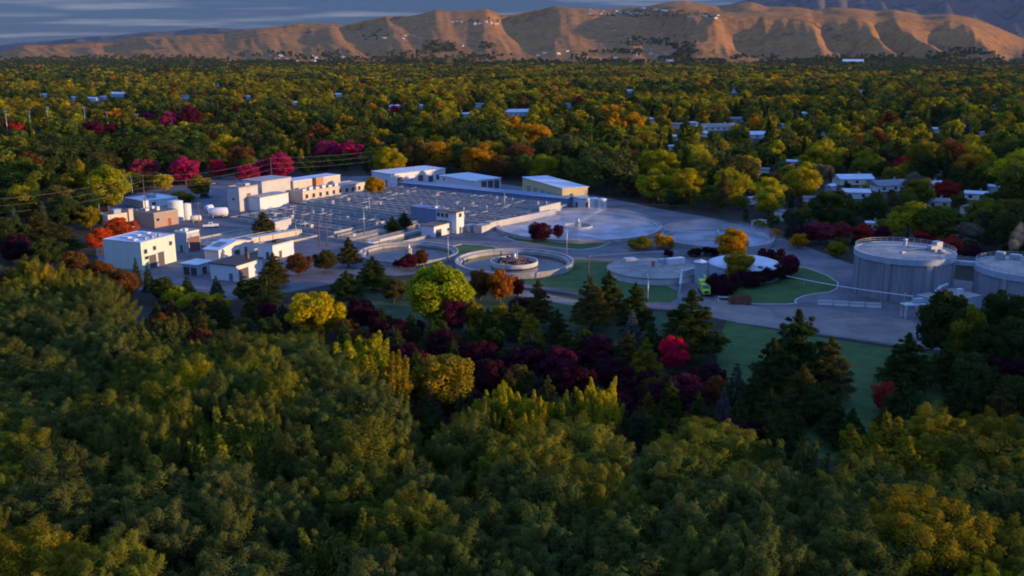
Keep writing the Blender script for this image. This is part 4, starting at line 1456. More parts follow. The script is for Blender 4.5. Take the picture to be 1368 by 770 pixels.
def cloud_mat(name, dens, noise_scale, thr):
    m = bpy.data.materials.new(name)
    m.use_nodes = True
    nt = m.node_tree
    nt.nodes.clear()
    out = nd(nt, 'ShaderNodeOutputMaterial')
    v = nd(nt, 'ShaderNodeVolumePrincipled')
    v.inputs['Color'].default_value = (0.9, 0.92, 0.95, 1)
    t = nd(nt, 'ShaderNodeTexCoord')
    n = nd(nt, 'ShaderNodeTexNoise'); n.inputs['Scale'].default_value, n.inputs['Detail'].default_value = noise_scale, 4
    nt.links.new(t.outputs['Object'], n.inputs['Vector'])
    mr = nd(nt, 'ShaderNodeMapRange')
    nt.links.new(n.outputs[0], mr.inputs[0])
    mr.inputs[1].default_value, mr.inputs[2].default_value, mr.inputs[3].default_value, mr.inputs[4].default_value = thr, thr + 0.25, 0.0, dens
    nt.links.new(mr.outputs[0], v.inputs['Density'])
    nt.links.new(v.outputs[0], out.inputs['Volume'])
    return m


mb = MB()
x, y = d2c
sx0, sy0, sz0 = x - 8.5, y - 3.0, 11.2
mb.tube([(sx0, sy0, sz0), (sx0 + 0.4, sy0, sz0 + 2.0), (sx0 + 1.4, sy0, sz0 + 5.0), (sx0 + 1.8, sy0, sz0 + 8.0), (sx0 + 3.2, sy0, sz0 + 11.5)], [0.35, 1.0, 1.6, 1.9, 0.9], cloud_mat('steam', 0.08, 0.55, 0.42), 14)
tag(mb.build('steam'), kind='stuff')
M_MIST = cloud_mat('thin_mist', 0.028, 0.10, 0.38)
for (c_, r_, h_) in (((958, 321), 24, 3.4), ((790, 300), 26, 2.4)):
    x, y = P(*c_)
    mb = MB(); mb.lathe([(0.01, 1.6), (r_ * 0.8, 1.6), (r_, 2.0), (r_ * 0.7, 1.6 + h_), (0.01, 1.8 + h_)], M_MIST, c=(x, y, 0), n=40)
    tag(mb.build('mist'), kind='stuff')
# ------------------------------------------------------------------ trees: prototypes
def leaf_quads(C, N, w, l, r):
    """one small bent-free leaf spray (a diamond) at each centre C with normal N"""
    n = len(C)
    a = r.normal(size=(n, 3))
    t = a - (a * N).sum(1, keepdims=True) * N
    t /= np.linalg.norm(t, axis=1, keepdims=True) + 1e-9
    b = np.cross(N, t)
    w = (w * (0.6 + 0.8 * r.random(n)))[:, None]
    l = (l * (0.6 + 0.8 * r.random(n)))[:, None]
    v = np.stack([C + t * w, C + b * l, C - t * w, C - b * l], 1).reshape(-1, 3)
    return v


def lobe_leaves(centers, rads, per, w, l, r, axis_up=1.0, shell=0.55, jit=0.55, up=0.25):
    Cs, Ns, Ts = [], [], []
    for c, rd in zip(centers, rads):
        d = r.normal(size=(per, 3))
        d[:, 2] += up
        d /= np.linalg.norm(d, axis=1, keepdims=True)
        q = (shell + (1 - shell) * r.random(per) ** 0.6)[:, None]
        p = np.array(c) + d * q * np.array(rd)
        nn = d + jit * r.normal(size=(per, 3))
        nn /= np.linalg.norm(nn, axis=1, keepdims=True)
        tone = np.clip(r.normal(0.42, 0.16) + r.normal(0, 0.13, per), 0, 1)
        Cs.append(p); Ns.append(nn); Ts.append(tone)
    C, N, T_ = np.concatenate(Cs), np.concatenate(Ns), np.concatenate(Ts)
    return leaf_quads(C, N, w, l, r), np.repeat(T_, 4)


def leaf_mesh(name, parts, leafmat):
    vs = np.concatenate([p[0] for p in parts])
    ts = np.concatenate([p[1] for p in parts])
    me = mesh_from(name, vs, np.arange(len(vs)).reshape(-1, 4))
    at = me.attributes.new('tone', 'FLOAT', 'POINT')
    at.data.foreach_set('value', ts.astype(np.float32))
    me.materials.append(leafmat)
    return me


def crown_points(n, r, rx, rz, zc, low=-0.35, inner=0.62, power=1.0):
    """lobe centres over an uneven egg-shaped crown, denser at its outside"""
    out = []
    ph = r.random(3) * 6.28
    while len(out) < n:
        d = r.normal(size=3)
        d /= np.linalg.norm(d)
        if d[2] < low:
            continue
        a = math.atan2(d[1], d[0])
        bump = 1 + 0.14 * math.sin(2 * a + ph[0]) + 0.10 * math.sin(3 * a + ph[1] + 2 * d[2])
        q = inner + (1 - inner) * r.random() ** 0.5
        out.append((d[0] * rx * q * bump, d[1] * rx * q * bump, zc + d[2] * rz * q * (1 + 0.1 * math.sin(ph[2] + 2 * a))))
    return np.array(out)


def trunk_mesh(name, h, rad, limbs, m, r, spread=0.6):
    mb = MB()
    pts = [(0, 0, -0.3)]
    x = y = 0
    for k in range(1, 6):
        x += r.normal(0, 0.02 * h); y += r.normal(0, 0.02 * h)
        pts.append((x, y, h * k / 5))
    mb.tube(pts, [rad * (1.25 - 0.21 * k) for k in range(6)], m, 7)
    for L in limbs:
        z0 = h * r.uniform(0.3, 0.75)
        L = np.array(L)
        b0 = np.array([x * z0 / h, y * z0 / h, z0])
        mid = b0 * 0.45 + L * 0.55 + np.array([0, 0, -0.06 * h])
        mb.tube([tuple(b0), tuple(mid), tuple(L)], [rad * 0.42, rad * 0.26, rad * 0.08], m, 5)
    me = bpy.data.meshes.new(name)
    me.from_pydata(mb.v, [], mb.f)
    me.materials.append(m)
    me.polygons.foreach_set('use_smooth', [True] * len(mb.f))
    me.update()
    return me


PROTO = {}     # kind -> list of (crown mesh, trunk mesh or None, height, radius)


def feather(centers, lens, rads, per, w, l, r, lean=0.35, drop=0.0):
    """soft upright plumes: leaves scattered along a leaning stem, thinning to the tip"""
    Vs, Ts = [], []
    for c, L, rd in zip(centers, lens, rads):
        a = math.atan2(c[1], c[0]) + r.normal(0, 0.4)
        ln = lean * r.uniform(0.2, 1.2)
        ax = np.array([math.cos(a) * ln, math.sin(a) * ln, 1.0])
        t_ = r.random(per) ** 0.85
        d = r.normal(size=(per, 3)) * np.array([1, 1, 0.6])
        rr = rd * (1.05 - 0.8 * t_) * 0.62
        p = np.array(c) + (t_[:, None] - 0.5) * L * ax + d * rr[:, None]
        nn = d * 0.6 + ax * 0.5 + 0.8 * r.normal(size=(per, 3))
        nn /= np.linalg.norm(nn, axis=1, keepdims=True)
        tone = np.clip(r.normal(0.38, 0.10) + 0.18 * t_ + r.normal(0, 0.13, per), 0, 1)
        Vs.append(leaf_quads(p, nn, w, l, r)); Ts.append(np.repeat(tone, 4))
    return np.concatenate(Vs), np.concatenate(Ts)


def make_cottonwood(seed):
    """broad crown of a dozen billowing boughs, each a dome of fine upright plumes"""
    r = np.random.default_rng(seed)
    parts, limbs = [], []
    boughs = [(0.3, 0.2, 16.6, 2.3)]
    for k in range(6):
        a = 6.28 * k / 6 + r.normal(0, 0.2)
        boughs.append((math.cos(a) * 2.5, math.sin(a) * 2.5, r.uniform(13.6, 15.6), r.uniform(1.7, 2.3)))
    for k in range(8):
        a = 6.28 * k / 8 + r.normal(0, 0.2)
        boughs.append((math.cos(a) * 3.9, math.sin(a) * 3.9, r.uniform(9.0, 12.2), r.uniform(1.6, 2.2)))
    for (bx, by, bz, br) in boughs:
        limbs.append((bx * .9, by * .9, bz))
        n = 15
        d = r.normal(size=(n, 3)); d[:, 2] = np.abs(d[:, 2]) * 0.9 - 0.25
        d /= np.linalg.norm(d, axis=1, keepdims=True)
        tone_b = r.normal(0, 0.06)
        for q in range(n):
            c = np.array([bx, by, bz]) + d[q] * br * np.array([1, 1, 1.15]) * r.uniform(0.6, 1.0)
            L, rd, per = r.uniform(1.3, 2.6), r.uniform(0.55, 0.95), 520
            ax = np.array([d[q, 0] * 0.55, d[q, 1] * 0.55, 1.0])
            t_ = r.random(per) ** 0.85
            g_ = r.normal(size=(per, 3)) * np.array([1, 1, 0.7])
            p = c + (t_[:, None] - 0.5) * L * ax + g_ * (rd * (1.0 - 0.7 * t_) * 0.6)[:, None]
            out = p - np.array([bx, by, bz - 0.8]); out /= np.linalg.norm(out, axis=1, keepdims=True)
            nn = out * 1.1 + 0.3 * g_ + 0.32 * r.normal(size=(per, 3)); nn /= np.linalg.norm(nn, axis=1, keepdims=True)
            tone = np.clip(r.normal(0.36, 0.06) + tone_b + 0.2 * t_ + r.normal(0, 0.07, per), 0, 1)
            parts.append((leaf_quads(p, nn, 0.042, 0.105, r), np.repeat(tone, 4)))
    core = [(b_[0] * .95, b_[1] * .95, b_[2] - 0.5) for b_ in boughs]
    parts.append(lobe_leaves(core, [(b_[3] * .8,) * 3 for b_ in boughs], 150, 0.14, 0.26, r))
    return leaf_mesh('cottonwood_crown', parts, M_LEAF), trunk_mesh('cottonwood_trunk', 14, 0.38, limbs, M_PALE_BARK, r), 20.0, 5.6


def make_spire(seed):
    """crown of long upright shoots"""
    r = np.random.default_rng(seed)
    parts, limbs = [], []
    for k in range(34):
        a, q = r.random() * 6.28, r.random() ** 0.6
        x0, y0, z0 = math.cos(a) * 3.2 * q, math.sin(a) * 3.2 * q, r.uniform(5.5, 9.5) - 1.5 * q
        L = r.uniform(3.0, 5.2)
        lean = np.array([math.cos(a) * 0.30 * q, math.sin(a) * 0.30 * q, 1.0])
        n = 480
        t = r.random(n) ** 0.8
        rad = 0.75 * (1 - t) ** 0.6 + 0.10
        d = r.normal(size=(n, 3)); d /= np.linalg.norm(d, axis=1, keepdims=True)
        p = np.array([x0, y0, z0]) + t[:, None] * L * lean + d * (rad * (0.5 + 0.5 * r.random(n)))[:, None]
        nn = d + 0.5 * r.normal(size=(n, 3)); nn /= np.linalg.norm(nn, axis=1, keepdims=True)
        parts.append((leaf_quads(p, nn, 0.09, 0.22, r), np.repeat(np.clip(r.normal(0.45, 0.12) + 0.1 * r.normal(size=n), 0, 1), 4)))
        limbs.append((x0 + lean[0] * L * .6, y0 + lean[1] * L * .6, z0 + L * .6))
    c = crown_points(22, r, 3.2, 3.6, 6.8, -0.7, 0.4)
    parts.append(lobe_leaves(c, [(1.3, 1.3, 1.5)] * 22, 300, 0.10, 0.22, r))
    return leaf_mesh('spire_crown', parts, M_LEAF), trunk_mesh('spire_trunk', 8, 0.3, limbs[:12], M_PALE_BARK, r), 14.0, 4.4


def make_round(seed, dense=1.0):
    r = np.random.default_rng(seed)
    pts = crown_points(54, r, 2.7, 3.1, 4.4, -0.9, 0.6)
    rads = [(rr, rr, rr * 0.95) for rr in r.uniform(0.65, 1.1, len(pts))]
    a = lobe_leaves(pts, rads, 190, 0.10, 0.19, r, shell=0.45)
    f = lobe_leaves(crown_points(10, r, 1.8, 2.2, 4.2, -0.9, 0.1), [(1.4, 1.4, 1.4)] * 10, 140, 0.16, 0.28, r)
    return leaf_mesh('round_crown', [a, f], M_LEAF), trunk_mesh('round_trunk', 4.4, 0.16, pts[:9] * 0.95, M_BARK, r), 8.2, 3.4


def make_pine(seed, blunt=1.0):
    """irregular pine: tiers of drooping branch tufts"""
    r = np.random.default_rng(seed)
    pts, rads, limbs = [], [], []
    for k in range(14):
        f = k / 13
        z = 1.6 + 8.0 * f
        R_ = 3.0 * (1 - f) ** (0.72 * blunt) + 0.1
        m = max(4, int(10 * (1 - f)) + 2)
        a0 = r.random() * 6.28
        s0 = 0.42 * R_ + 0.22
        pts.append((0, 0, z + 0.2)); rads.append((s0, s0, 0.75))
        for j in range(m):
            a = a0 + 6.28 * j / m + r.normal(0, 0.2)
            q = r.uniform(0.62, 1.05)
            p = (math.cos(a) * R_ * q, math.sin(a) * R_ * q, z + r.normal(0, 0.3) + 0.12 * R_ * q)
            pts.append(p); limbs.append(p)
            s = r.uniform(0.5, 0.85) * (1.1 - 0.68 * f)
            rads.append((s, s, s * 0.75))
            if R_ > 1.4:
                pts.append((p[0] * 0.5, p[1] * 0.5, p[2] - 0.1)); rads.append((s * 1.1, s * 1.1, s * 0.8))
    pts.append((0, 0, 9.8)); rads.append((0.26, 0.26, 0.9))
    a = lobe_leaves(pts, rads, 75, 0.055, 0.26, r, shell=0.25, jit=0.7, up=0.5)
    return leaf_mesh('pine_crown', [a], M_LEAF), trunk_mesh('pine_trunk', 9.3, 0.2, limbs[:60:3], M_BARK, r), 10.4, 3.3


def make_spruce(seed):
    r = np.random.default_rng(seed)
    pts, rads = [], []
    for k in range(15):
        f = k / 14
        R_ = 2.0 * (1 - f) + 0.12
        m = max(3, int(9 * (1 - f)) + 2)
        a0 = r.random() * 6.28
        for j in range(m):
            a = a0 + 6.28 * j / m
            q = r.uniform(0.6, 1.0)
            pts.append((math.cos(a) * R_ * q, math.sin(a) * R_ * q, 0.7 + 8.2 * f - 0.1 * R_ * q + r.normal(0, .1)))
            s = 0.62 * (1.1 - 0.7 * f)
            rads.append((s, s, s * 0.6))
    a = lobe_leaves(pts, rads, 70, 0.05, 0.22, r, shell=0.25, jit=0.6, up=0.2)
    return leaf_mesh('spruce_crown', [a], M_LEAF), trunk_mesh('spruce_trunk', 8.4, 0.16, [], M_BARK, r), 9.2, 2.3


def make_shrub(seed):
    r = np.random.default_rng(seed)
    pts = crown_points(18, r, 1.3, 1.0, 1.2, -0.5, 0.5)
    a = lobe_leaves(pts, [(0.7, 0.7, 0.65)] * len(pts), 190, 0.08, 0.15, r, shell=0.4)
    return leaf_mesh('shrub_crown', [a], M_LEAF), trunk_mesh('shrub_trunk', 1.2, 0.07, pts[:6] * 0.9, M_BARK, r), 2.7, 2.0


def make_wood(seed, kind, leafmat, per, w, l, nl=26):
    """woodland tree, one mesh: crown of leaf sprays and trunk"""
    r = np.random.default_rng(seed)
    if kind == 'broad':
        pts = crown_points(nl, r, 4.6, 6.4, 8.4, -0.92, 0.5)
        rads = [(rr, rr, rr * r.uniform(0.9, 1.3)) for rr in r.uniform(1.2, 2.3, len(pts))]
        H_, R_ = 16.0, 6.0
    elif kind == 'column':
        pts = np.array([(r.normal(0, 0.7), r.normal(0, 0.7), z) for z in np.linspace(3, 17, nl)])
        rads = [(1.5, 1.5, 2.0)] * len(pts)
        H_, R_ = 19.0, 2.4
    else:
        pts, rads = [], []
        for k in range(nl):
            f = (k + 0.5) / nl
            a, q = r.random() * 6.28, r.uniform(0.3, 0.9)
            R_ = 3.4 * (1 - f) ** 0.8
            pts.append((math.cos(a) * R_ * q, math.sin(a) * R_ * q, 2 + 12 * f)); s = 1.7 * (1.1 - f * 0.75)
            rads.append((s, s, s * 0.9))
        pts = np.array(pts)
        H_, R_ = 15.0, 4.0
    v, t = lobe_leaves(pts, rads, per, w, l, r, shell=0.4, jit=0.5)
    me0 = trunk_mesh('wood_trunk', H_ * 0.6, 0.3, pts[:5], M_BARK, r)
    tv = np.zeros(len(me0.vertices) * 3, np.float32); me0.vertices.foreach_get('co', tv)
    tq = [list(p.vertices) for p in me0.polygons if len(p.vertices) == 4]
    vs = np.concatenate([v, tv.reshape(-1, 3)])
    qs = np.concatenate([np.arange(len(v)).reshape(-1, 4), np.array(tq) + len(v)])
    me = mesh_from('woodland_tree', vs, qs)
    at = me.attributes.new('tone', 'FLOAT', 'POINT')
    at.data.foreach_set('value', np.concatenate([t, np.zeros(len(vs) - len(v))]).astype(np.float32))
    me.materials.append(leafmat); me.materials.append(M_BARK)
    mi = np.zeros(len(qs), np.int32); mi[len(v) // 4:] = 1
    me.polygons.foreach_set('material_index', mi)
    bpy.data.meshes.remove(me0)
    return me, H_, R_


PROTO['cottonwood'] = [make_cottonwood(s) for s in range(4)]
PROTO['spire'] = [make_spire(s) for s in range(10, 12)]
PROTO['round'] = [make_round(s) for s in range(20, 23)]
PROTO['pine'] = [make_pine(30, 1.0), make_pine(31, 0.75), make_pine(32, 0.6)]
PROTO['spruce'] = [make_spruce(40)]
PROTO['shrub'] = [make_shrub(50), make_shrub(51)]
WOOD = {'broad': [make_wood(60 + k, 'broad', M_LEAF, 120, 0.24, 0.42, 34) for k in range(5)],
        'column': [make_wood(70, 'column', M_LEAF, 100, 0.25, 0.42)],
        'conifer': [make_wood(72 + k, 'conifer', M_LEAF, 90, 0.18, 0.5) for k in range(2)]}

NAMES = {'cottonwood': ('cottonwood_tree', 'tree'), 'spire': ('willow_tree', 'tree'), 'round': ('maple_tree', 'tree'), 'pine': ('pine_tree', 'tree'),
         'spruce': ('spruce_tree', 'tree'), 'shrub': ('garden_shrub', 'shrub')}

# leaf colours (linear, real leaf reflectance)
COLS = {
    'olive': (0.150, 0.162, 0.022), 'dull olive': (0.115, 0.132, 0.024), 'grey green': (0.088, 0.116, 0.032), 'dark green': (0.042, 0.068, 0.018), 'blue green': (0.038, 0.070, 0.048),
    'mid green': (0.088, 0.125, 0.018), 'lime yellow': (0.24, 0.29, 0.012), 'bright yellow': (0.38, 0.33, 0.010), 'golden': (0.44, 0.23, 0.010), 'yellow green': (0.31, 0.29, 0.013),
    'golden olive': (0.215, 0.180, 0.016), 'orange': (0.36, 0.12, 0.018), 'orange red': (0.48, 0.075, 0.018), 'rust brown': (0.15, 0.065, 0.022), 'maroon': (0.080, 0.011, 0.034),
    'dark maroon': (0.040, 0.009, 0.024), 'crimson': (0.62, 0.010, 0.075), 'magenta': (0.40, 0.018, 0.120), 'dusky pink': (0.27, 0.042, 0.075), 'red': (0.36, 0.030, 0.035),
    'silver blue': (0.085, 0.120, 0.135), 'brown green': (0.085, 0.078, 0.022), 'pale grey': (0.15, 0.15, 0.11),
}

TREES = []       # dicts for labels


def vary(c, amt=0.16):
    k = 1 + random.uniform(-amt, amt)
    return (c[0] * k * (1 + random.uniform(-amt, amt) * 0.6), c[1] * k, c[2] * k * (1 + random.uniform(-amt, amt)), 1.0)


def note(o, kind, colname, x, y, H, Rr, zone):
    px, py, d = proj(x, y, H * 0.65)
    TREES.append(dict(o=o, kind=kind, col=colname, px=px, py=py, d=d, H=H, R=Rr, zone=zone, x=x, y=y))


def place_tree(kind, x, y, H, width, colname, zone, amt=0.16):
    crown, trunk, H0, R0 = random.choice(PROTO[kind])
    nm, cat = NAMES[kind]
    root = empty(nm, (x, y, 0), random.uniform(0, 6.28))
    root['category'] = cat
    s = width / (2 * R0)
    root.scale = (s, s, H / H0)
    c = bpy.data.objects.new('crown', crown)
    COL.objects.link(c); c.parent = root
    c.color = vary(COLS[colname], amt)
    t = bpy.data.objects.new('trunk', trunk)
    COL.objects.link(t); t.parent = root
    note(root, kind, colname, x, y, H, width / 2, zone)
    return root


def tree_px(kind, px, ptop, wpx, H, colname, zone='plant'):
    """tree by the photo pixel of its top, its apparent width and its real height"""
    for _ in range(4):
        x, y = P(px, ptop, H)
        d = proj(x, y, H * 0.6)[2]
        if kind == 'round':
            H = max(H, 0.82 * wpx / F_PX * d)
    x, y = P(px, ptop, H)
    return place_tree(kind, x, y, H, wpx / F_PX * d, colname, zone)


HILLH = []
OCC = []    # occupied ground discs


def free(x, y, r_):
    for (a, b, c) in OCC:
        if (a - x) ** 2 + (b - y) ** 2 < (c + r_) ** 2:
            return False
    return True


# ---- trees one can point at, inside and around the plant
SPEC = [
    ('pine', 351, 283, 33, 8.5, 'brown green'), ('pine', 465, 317, 37, 9.5, 'brown green'), ('pine', 364, 338, 42, 10.0, 'brown green'), ('round', 398, 338, 36, 7.0, 'rust brown'),
    ('round', 434, 334, 33, 7.0, 'brown green'), ('pine', 524, 289, 26, 6.0, 'dark green'), ('pine', 540, 283, 24, 6.5, 'dark green'), ('round', 546, 339, 28, 5.0, 'maroon'),
    ('round', 563, 333, 22, 5.5, 'rust brown'), ('shrub', 532, 345, 20, 3.0, 'maroon'), ('round', 585, 352, 104, 13.5, 'lime yellow'), ('round', 420, 388, 78, 9.0, 'bright yellow'),
    ('shrub', 228, 381, 48, 4.5, 'yellow green'), ('shrub', 256, 388, 56, 5.0, 'yellow green'), ('shrub', 288, 393, 44, 4.5, 'yellow green'), ('pine', 352, 366, 62, 8.0, 'dark green'),
    ('pine', 497, 343, 52, 9.5, 'dark green'), ('pine', 462, 362, 50, 8.0, 'dark green'), ('round', 525, 372, 40, 6.0, 'brown green'), ('round', 641, 358, 38, 9.0, 'rust brown'), ('round', 668, 360, 40, 9.5, 'orange'),
    ('round', 690, 370, 26, 6.0, 'dark maroon'), ('round', 700, 396, 44, 7.0, 'dark maroon'), ('pine', 719, 374, 50, 12.0, 'brown green'), ('pine', 790, 372, 58, 13.0, 'brown green'), ('pine', 814, 362, 52, 13.0, 'dark green'),
    ('pine', 850, 378, 54, 13.0, 'dark green'), ('pine', 925, 388, 104, 15.5, 'dark green'), ('spruce', 845, 414, 34, 8.0, 'silver blue'), ('pine', 690, 404, 46, 9.0, 'dark green'),
    ('pine', 652, 412, 44, 9.0, 'dark green'), ('round', 633, 402, 34, 8.0, 'golden olive'), ('round', 668, 405, 30, 8.0, 'golden olive'), ('pine', 710, 420, 40, 8.0, 'golden olive'),
    ('round', 480, 399, 56, 7.5, 'dark maroon'), ('round', 520, 426, 62, 8.0, 'dark maroon'), ('round', 603, 398, 44, 9.0, 'maroon'), ('round', 592, 440, 54, 8.0, 'dark maroon'), ('round', 545, 458, 58, 7.5, 'dark maroon'),
    ('round', 640, 455, 60, 8.0, 'dark maroon'), ('round', 655, 480, 64, 8.0, 'dark maroon'), ('round', 700, 462, 64, 8.0, 'dark maroon'), ('round', 748, 464, 66, 8.0, 'maroon'), ('round', 800, 447, 58, 8.0, 'maroon'),
    ('round', 765, 488, 66, 7.0, 'dark maroon'), ('round', 822, 478, 62, 7.5, 'dark maroon'), ('pine', 745, 414, 46, 9.0, 'dark green'), ('pine', 780, 436, 46, 9.0, 'dark green'), ('pine', 756, 440, 36, 8.0, 'brown green'),
    ('pine', 838, 442, 46, 9.0, 'brown green'), ('pine', 864, 452, 50, 9.5, 'golden olive'), ('pine', 872, 432, 40, 8.5, 'dark green'), ('round', 902, 449, 42, 7.5, 'crimson'), ('round', 915, 500, 72, 6.5, 'maroon'),
    ('round', 948, 486, 56, 7.0, 'dark maroon'), ('round', 885, 512, 60, 6.0, 'dark maroon'), ('spruce', 951, 474, 34, 8.0, 'blue green'), ('spruce', 968, 518, 34, 7.0, 'silver blue'), ('spruce', 985, 486, 44, 9.0, 'blue green'),
    ('pine', 1068, 415, 96, 17.0, 'dark green'), ('pine', 1034, 452, 72, 13.5, 'dark green'), ('pine', 1112, 450, 72, 13.0, 'brown green'), ('pine', 1074, 488, 70, 11.0, 'brown green'), ('pine', 1008, 498, 46, 9.0, 'dark green'),
    ('pine', 1216, 446, 78, 12.5, 'dark green'), ('round', 1187, 510, 40, 6.0, 'red'), ('round', 1268, 388, 84, 15.5, 'dark green'), ('round', 1298, 408, 60, 14.0, 'golden olive'),
    ('pine', 1210, 500, 60, 10.0, 'dark green'), ('round', 1300, 470, 64, 10.0, 'dark green'), ('pine', 1330, 490, 60, 11.0, 'dark green'), ('pine', 1120, 530, 52, 9.0, 'dark green'), ('pine', 1030, 520, 50, 9.0, 'dark green'), ('round', 1095, 520, 50, 8.0, 'dark green'),
    ('round', 1348, 384, 78, 16.0, 'dark green'), ('round', 1318, 430, 60, 12.0, 'dark green'), ('round', 1362, 425, 70, 13.0, 'dark green'), ('round', 1345, 475, 70, 9.0, 'dark maroon'), ('pine', 1270, 450, 60, 11.0, 'dark green'),
    ('pine', 1140, 546, 54, 8.0, 'dark green'), ('pine', 1182, 545, 54, 8.0, 'brown green'), ('pine', 1218, 528, 56, 9.0, 'dark green'), ('pine', 1060, 546, 50, 8.0, 'dark green'), ('pine', 1290, 500, 60, 10.0, 'dark green'), ('pine', 1340, 515, 60, 10.0, 'brown green'), ('round', 1364, 500, 60, 9.0, 'dark green'), ('pine', 988, 530, 44, 8.0, 'dark green'), ('pine', 1028, 548, 52, 8.0, 'brown green'), ('pine', 1050, 562, 48, 8.0, 'dark green'), ('round', 1010, 562, 44, 6.0, 'dark maroon'),
    # inside the plant on the right
    ('round', 722, 296, 34, 7.0, 'maroon'), ('round', 746, 299, 18, 5.5, 'maroon'), ('shrub', 857, 316, 42, 4.6, 'golden olive'), ('shrub', 886, 312, 36, 5.2, 'golden'), ('round', 980, 305, 52, 9.5, 'golden'),
    ('round', 989, 336, 48, 9.2, 'golden olive'), ('shrub', 976, 364, 40, 5.4, 'dark maroon'), ('shrub', 956, 366, 38, 5.6, 'dark maroon'), ('shrub', 966, 376, 34, 4.8, 'dark maroon'), ('shrub', 1002, 360, 38, 5.2, 'dark maroon'),
    ('shrub', 1020, 356, 38, 5.4, 'dark maroon'), ('shrub', 1035, 353, 36, 5.2, 'dark maroon'), ('shrub', 1050, 345, 38, 5.8, 'maroon'), ('shrub', 1056, 338, 34, 6.0, 'maroon'), ('shrub', 1040, 332, 32, 6.0, 'dark maroon'), ('shrub', 1024, 330, 28, 4.8, 'maroon'),
    ('shrub', 950, 328, 32, 3.4, 'dark maroon'), ('shrub', 928, 330, 26, 3.2, 'dark maroon'), ('shrub', 893, 333, 18, 2.4, 'maroon'),
    ('round', 1015, 294, 22, 5.0, 'golden olive'), ('round', 1036, 305, 20, 4.5, 'golden'), ('spruce', 1061, 280, 24, 10.0, 'blue green'), ('round', 1068, 311, 26, 5.5, 'golden'), ('round', 1076, 300, 34, 7.0, 'maroon'),
    ('round', 1098, 295, 38, 8.0, 'dusky pink'), ('round', 1124, 296, 34, 8.0, 'dusky pink'), ('round', 1155, 299, 34, 7.5, 'red'), ('round', 1180, 302, 26, 7.0, 'maroon'), ('spruce', 1146, 300, 16, 7.0, 'blue green'),
    ('round', 1119, 322, 28, 5.5, 'golden olive'), ('round', 1236, 303, 30, 8.0, 'red'), ('round', 1274, 314, 30, 8.0, 'red'), ('round', 1300, 326, 24, 6.5, 'maroon'), ('round', 1256, 318, 18, 6.0, 'orange red'),
    # left and rear edges of the plant
    ('round', 158, 290, 44, 8.0, 'orange red'), ('round', 132, 304, 40, 8.0, 'orange red'), ('round', 139, 221, 66, 13.0, 'yellow green'), ('round', 190, 210, 44, 12.0, 'dusky pink'), ('round', 245, 209, 46, 12.5, 'magenta'),
    ('round', 290, 212, 23, 10.5, 'crimson'), ('round', 330, 219, 34, 9.0, 'magenta'), ('round', 371, 204, 44, 12.0, 'magenta'), ('round', 352, 212, 34, 10.0, 'magenta'), ('round', 440, 187, 40, 14.0, 'magenta'), ('round', 467, 188, 40, 14.0, 'magenta'),
    ('round', 217, 231, 28, 9.0, 'bright yellow'), ('round', 266, 234, 36, 8.0, 'golden olive'), ('shrub', 243, 254, 40, 5.0, 'golden olive'), ('round', 518, 196, 46, 12.0, 'bright yellow'), ('round', 500, 236, 32, 7.0, 'golden'),
    ('round', 97, 335, 46, 8.0, 'rust brown'), ('round', 128, 348, 60, 8.5, 'rust brown'), ('round', 160, 360, 54, 7.5, 'rust brown'), ('spruce', 180, 345, 18, 8.0, 'dark green'), ('spruce', 196, 352, 20, 8.0, 'dark green'),
    ('spruce', 249, 369, 26, 5.0, 'dark green'), ('spruce', 288, 369, 24, 6.0, 'dark green'), ('round', 330, 372, 40, 6.0, 'dark green'), ('round', 215, 370, 40, 6.0, 'dark green'),
    ('round', 30, 248, 60, 15.0, 'golden olive'), ('round', 85, 262, 54, 13.0, 'dark green'), ('round', 118, 276, 34, 9.0, 'golden olive'), ('pine', 48, 282, 66, 13.0, 'brown green'), ('round', 8, 290, 60, 13.0, 'dark green'), ('pine', 80, 298, 56, 11.0, 'brown green'), ('round', 20, 312, 50, 9.0, 'dark maroon'), ('round', 60, 318, 50, 9.0, 'dark green'),
    # singled out farther back
    ('round', 583, 179, 26, 10.0, 'bright yellow'), ('round', 712, 162, 50, 15.0, 'golden'), ('round', 513, 171, 23, 11.0, 'bright yellow'), ('round', 527, 140, 15, 9.0, 'crimson'), ('round', 495, 137, 19, 10.0, 'golden'),
    ('round', 882, 198, 62, 19.0, 'yellow green'), ('round', 918, 224, 58, 15.0, 'bright yellow'), ('round', 952, 225, 40, 13.0, 'golden olive'), ('round', 1030, 248, 48, 13.0, 'yellow green'), ('round', 1075, 222, 54, 16.0, 'bright yellow'),
    ('round', 1104, 189, 52, 15.0, 'yellow green'), ('round', 1170, 208, 30, 10.0, 'golden olive'), ('round', 1207, 209, 25, 9.0, 'crimson'), ('round', 1266, 240, 38, 10.0, 'red'), ('round', 1230, 236, 46, 14.0, 'olive'),
    ('round', 848, 150, 34, 14.0, 'golden'), ('round', 260, 148, 22, 9.0, 'orange red'), ('round', 195, 150, 18, 8.0, 'magenta'), ('round', 226, 149, 30, 8.0, 'magenta'), ('round', 250, 140, 40, 8.0, 'maroon'),
    ('round', 22, 163, 28, 9.0, 'red'), ('round', 122, 160, 34, 8.0, 'maroon'), ('round', 148, 164, 22, 7.0, 'maroon'), ('round', 277, 150, 20, 9.0, 'golden'), ('round', 315, 140, 14, 8.0, 'red'),
]
for s in SPEC:
    tree_px(*s)
for t in TREES:
    OCC.append((t['x'], t['y'], t['R'] * 0.75))

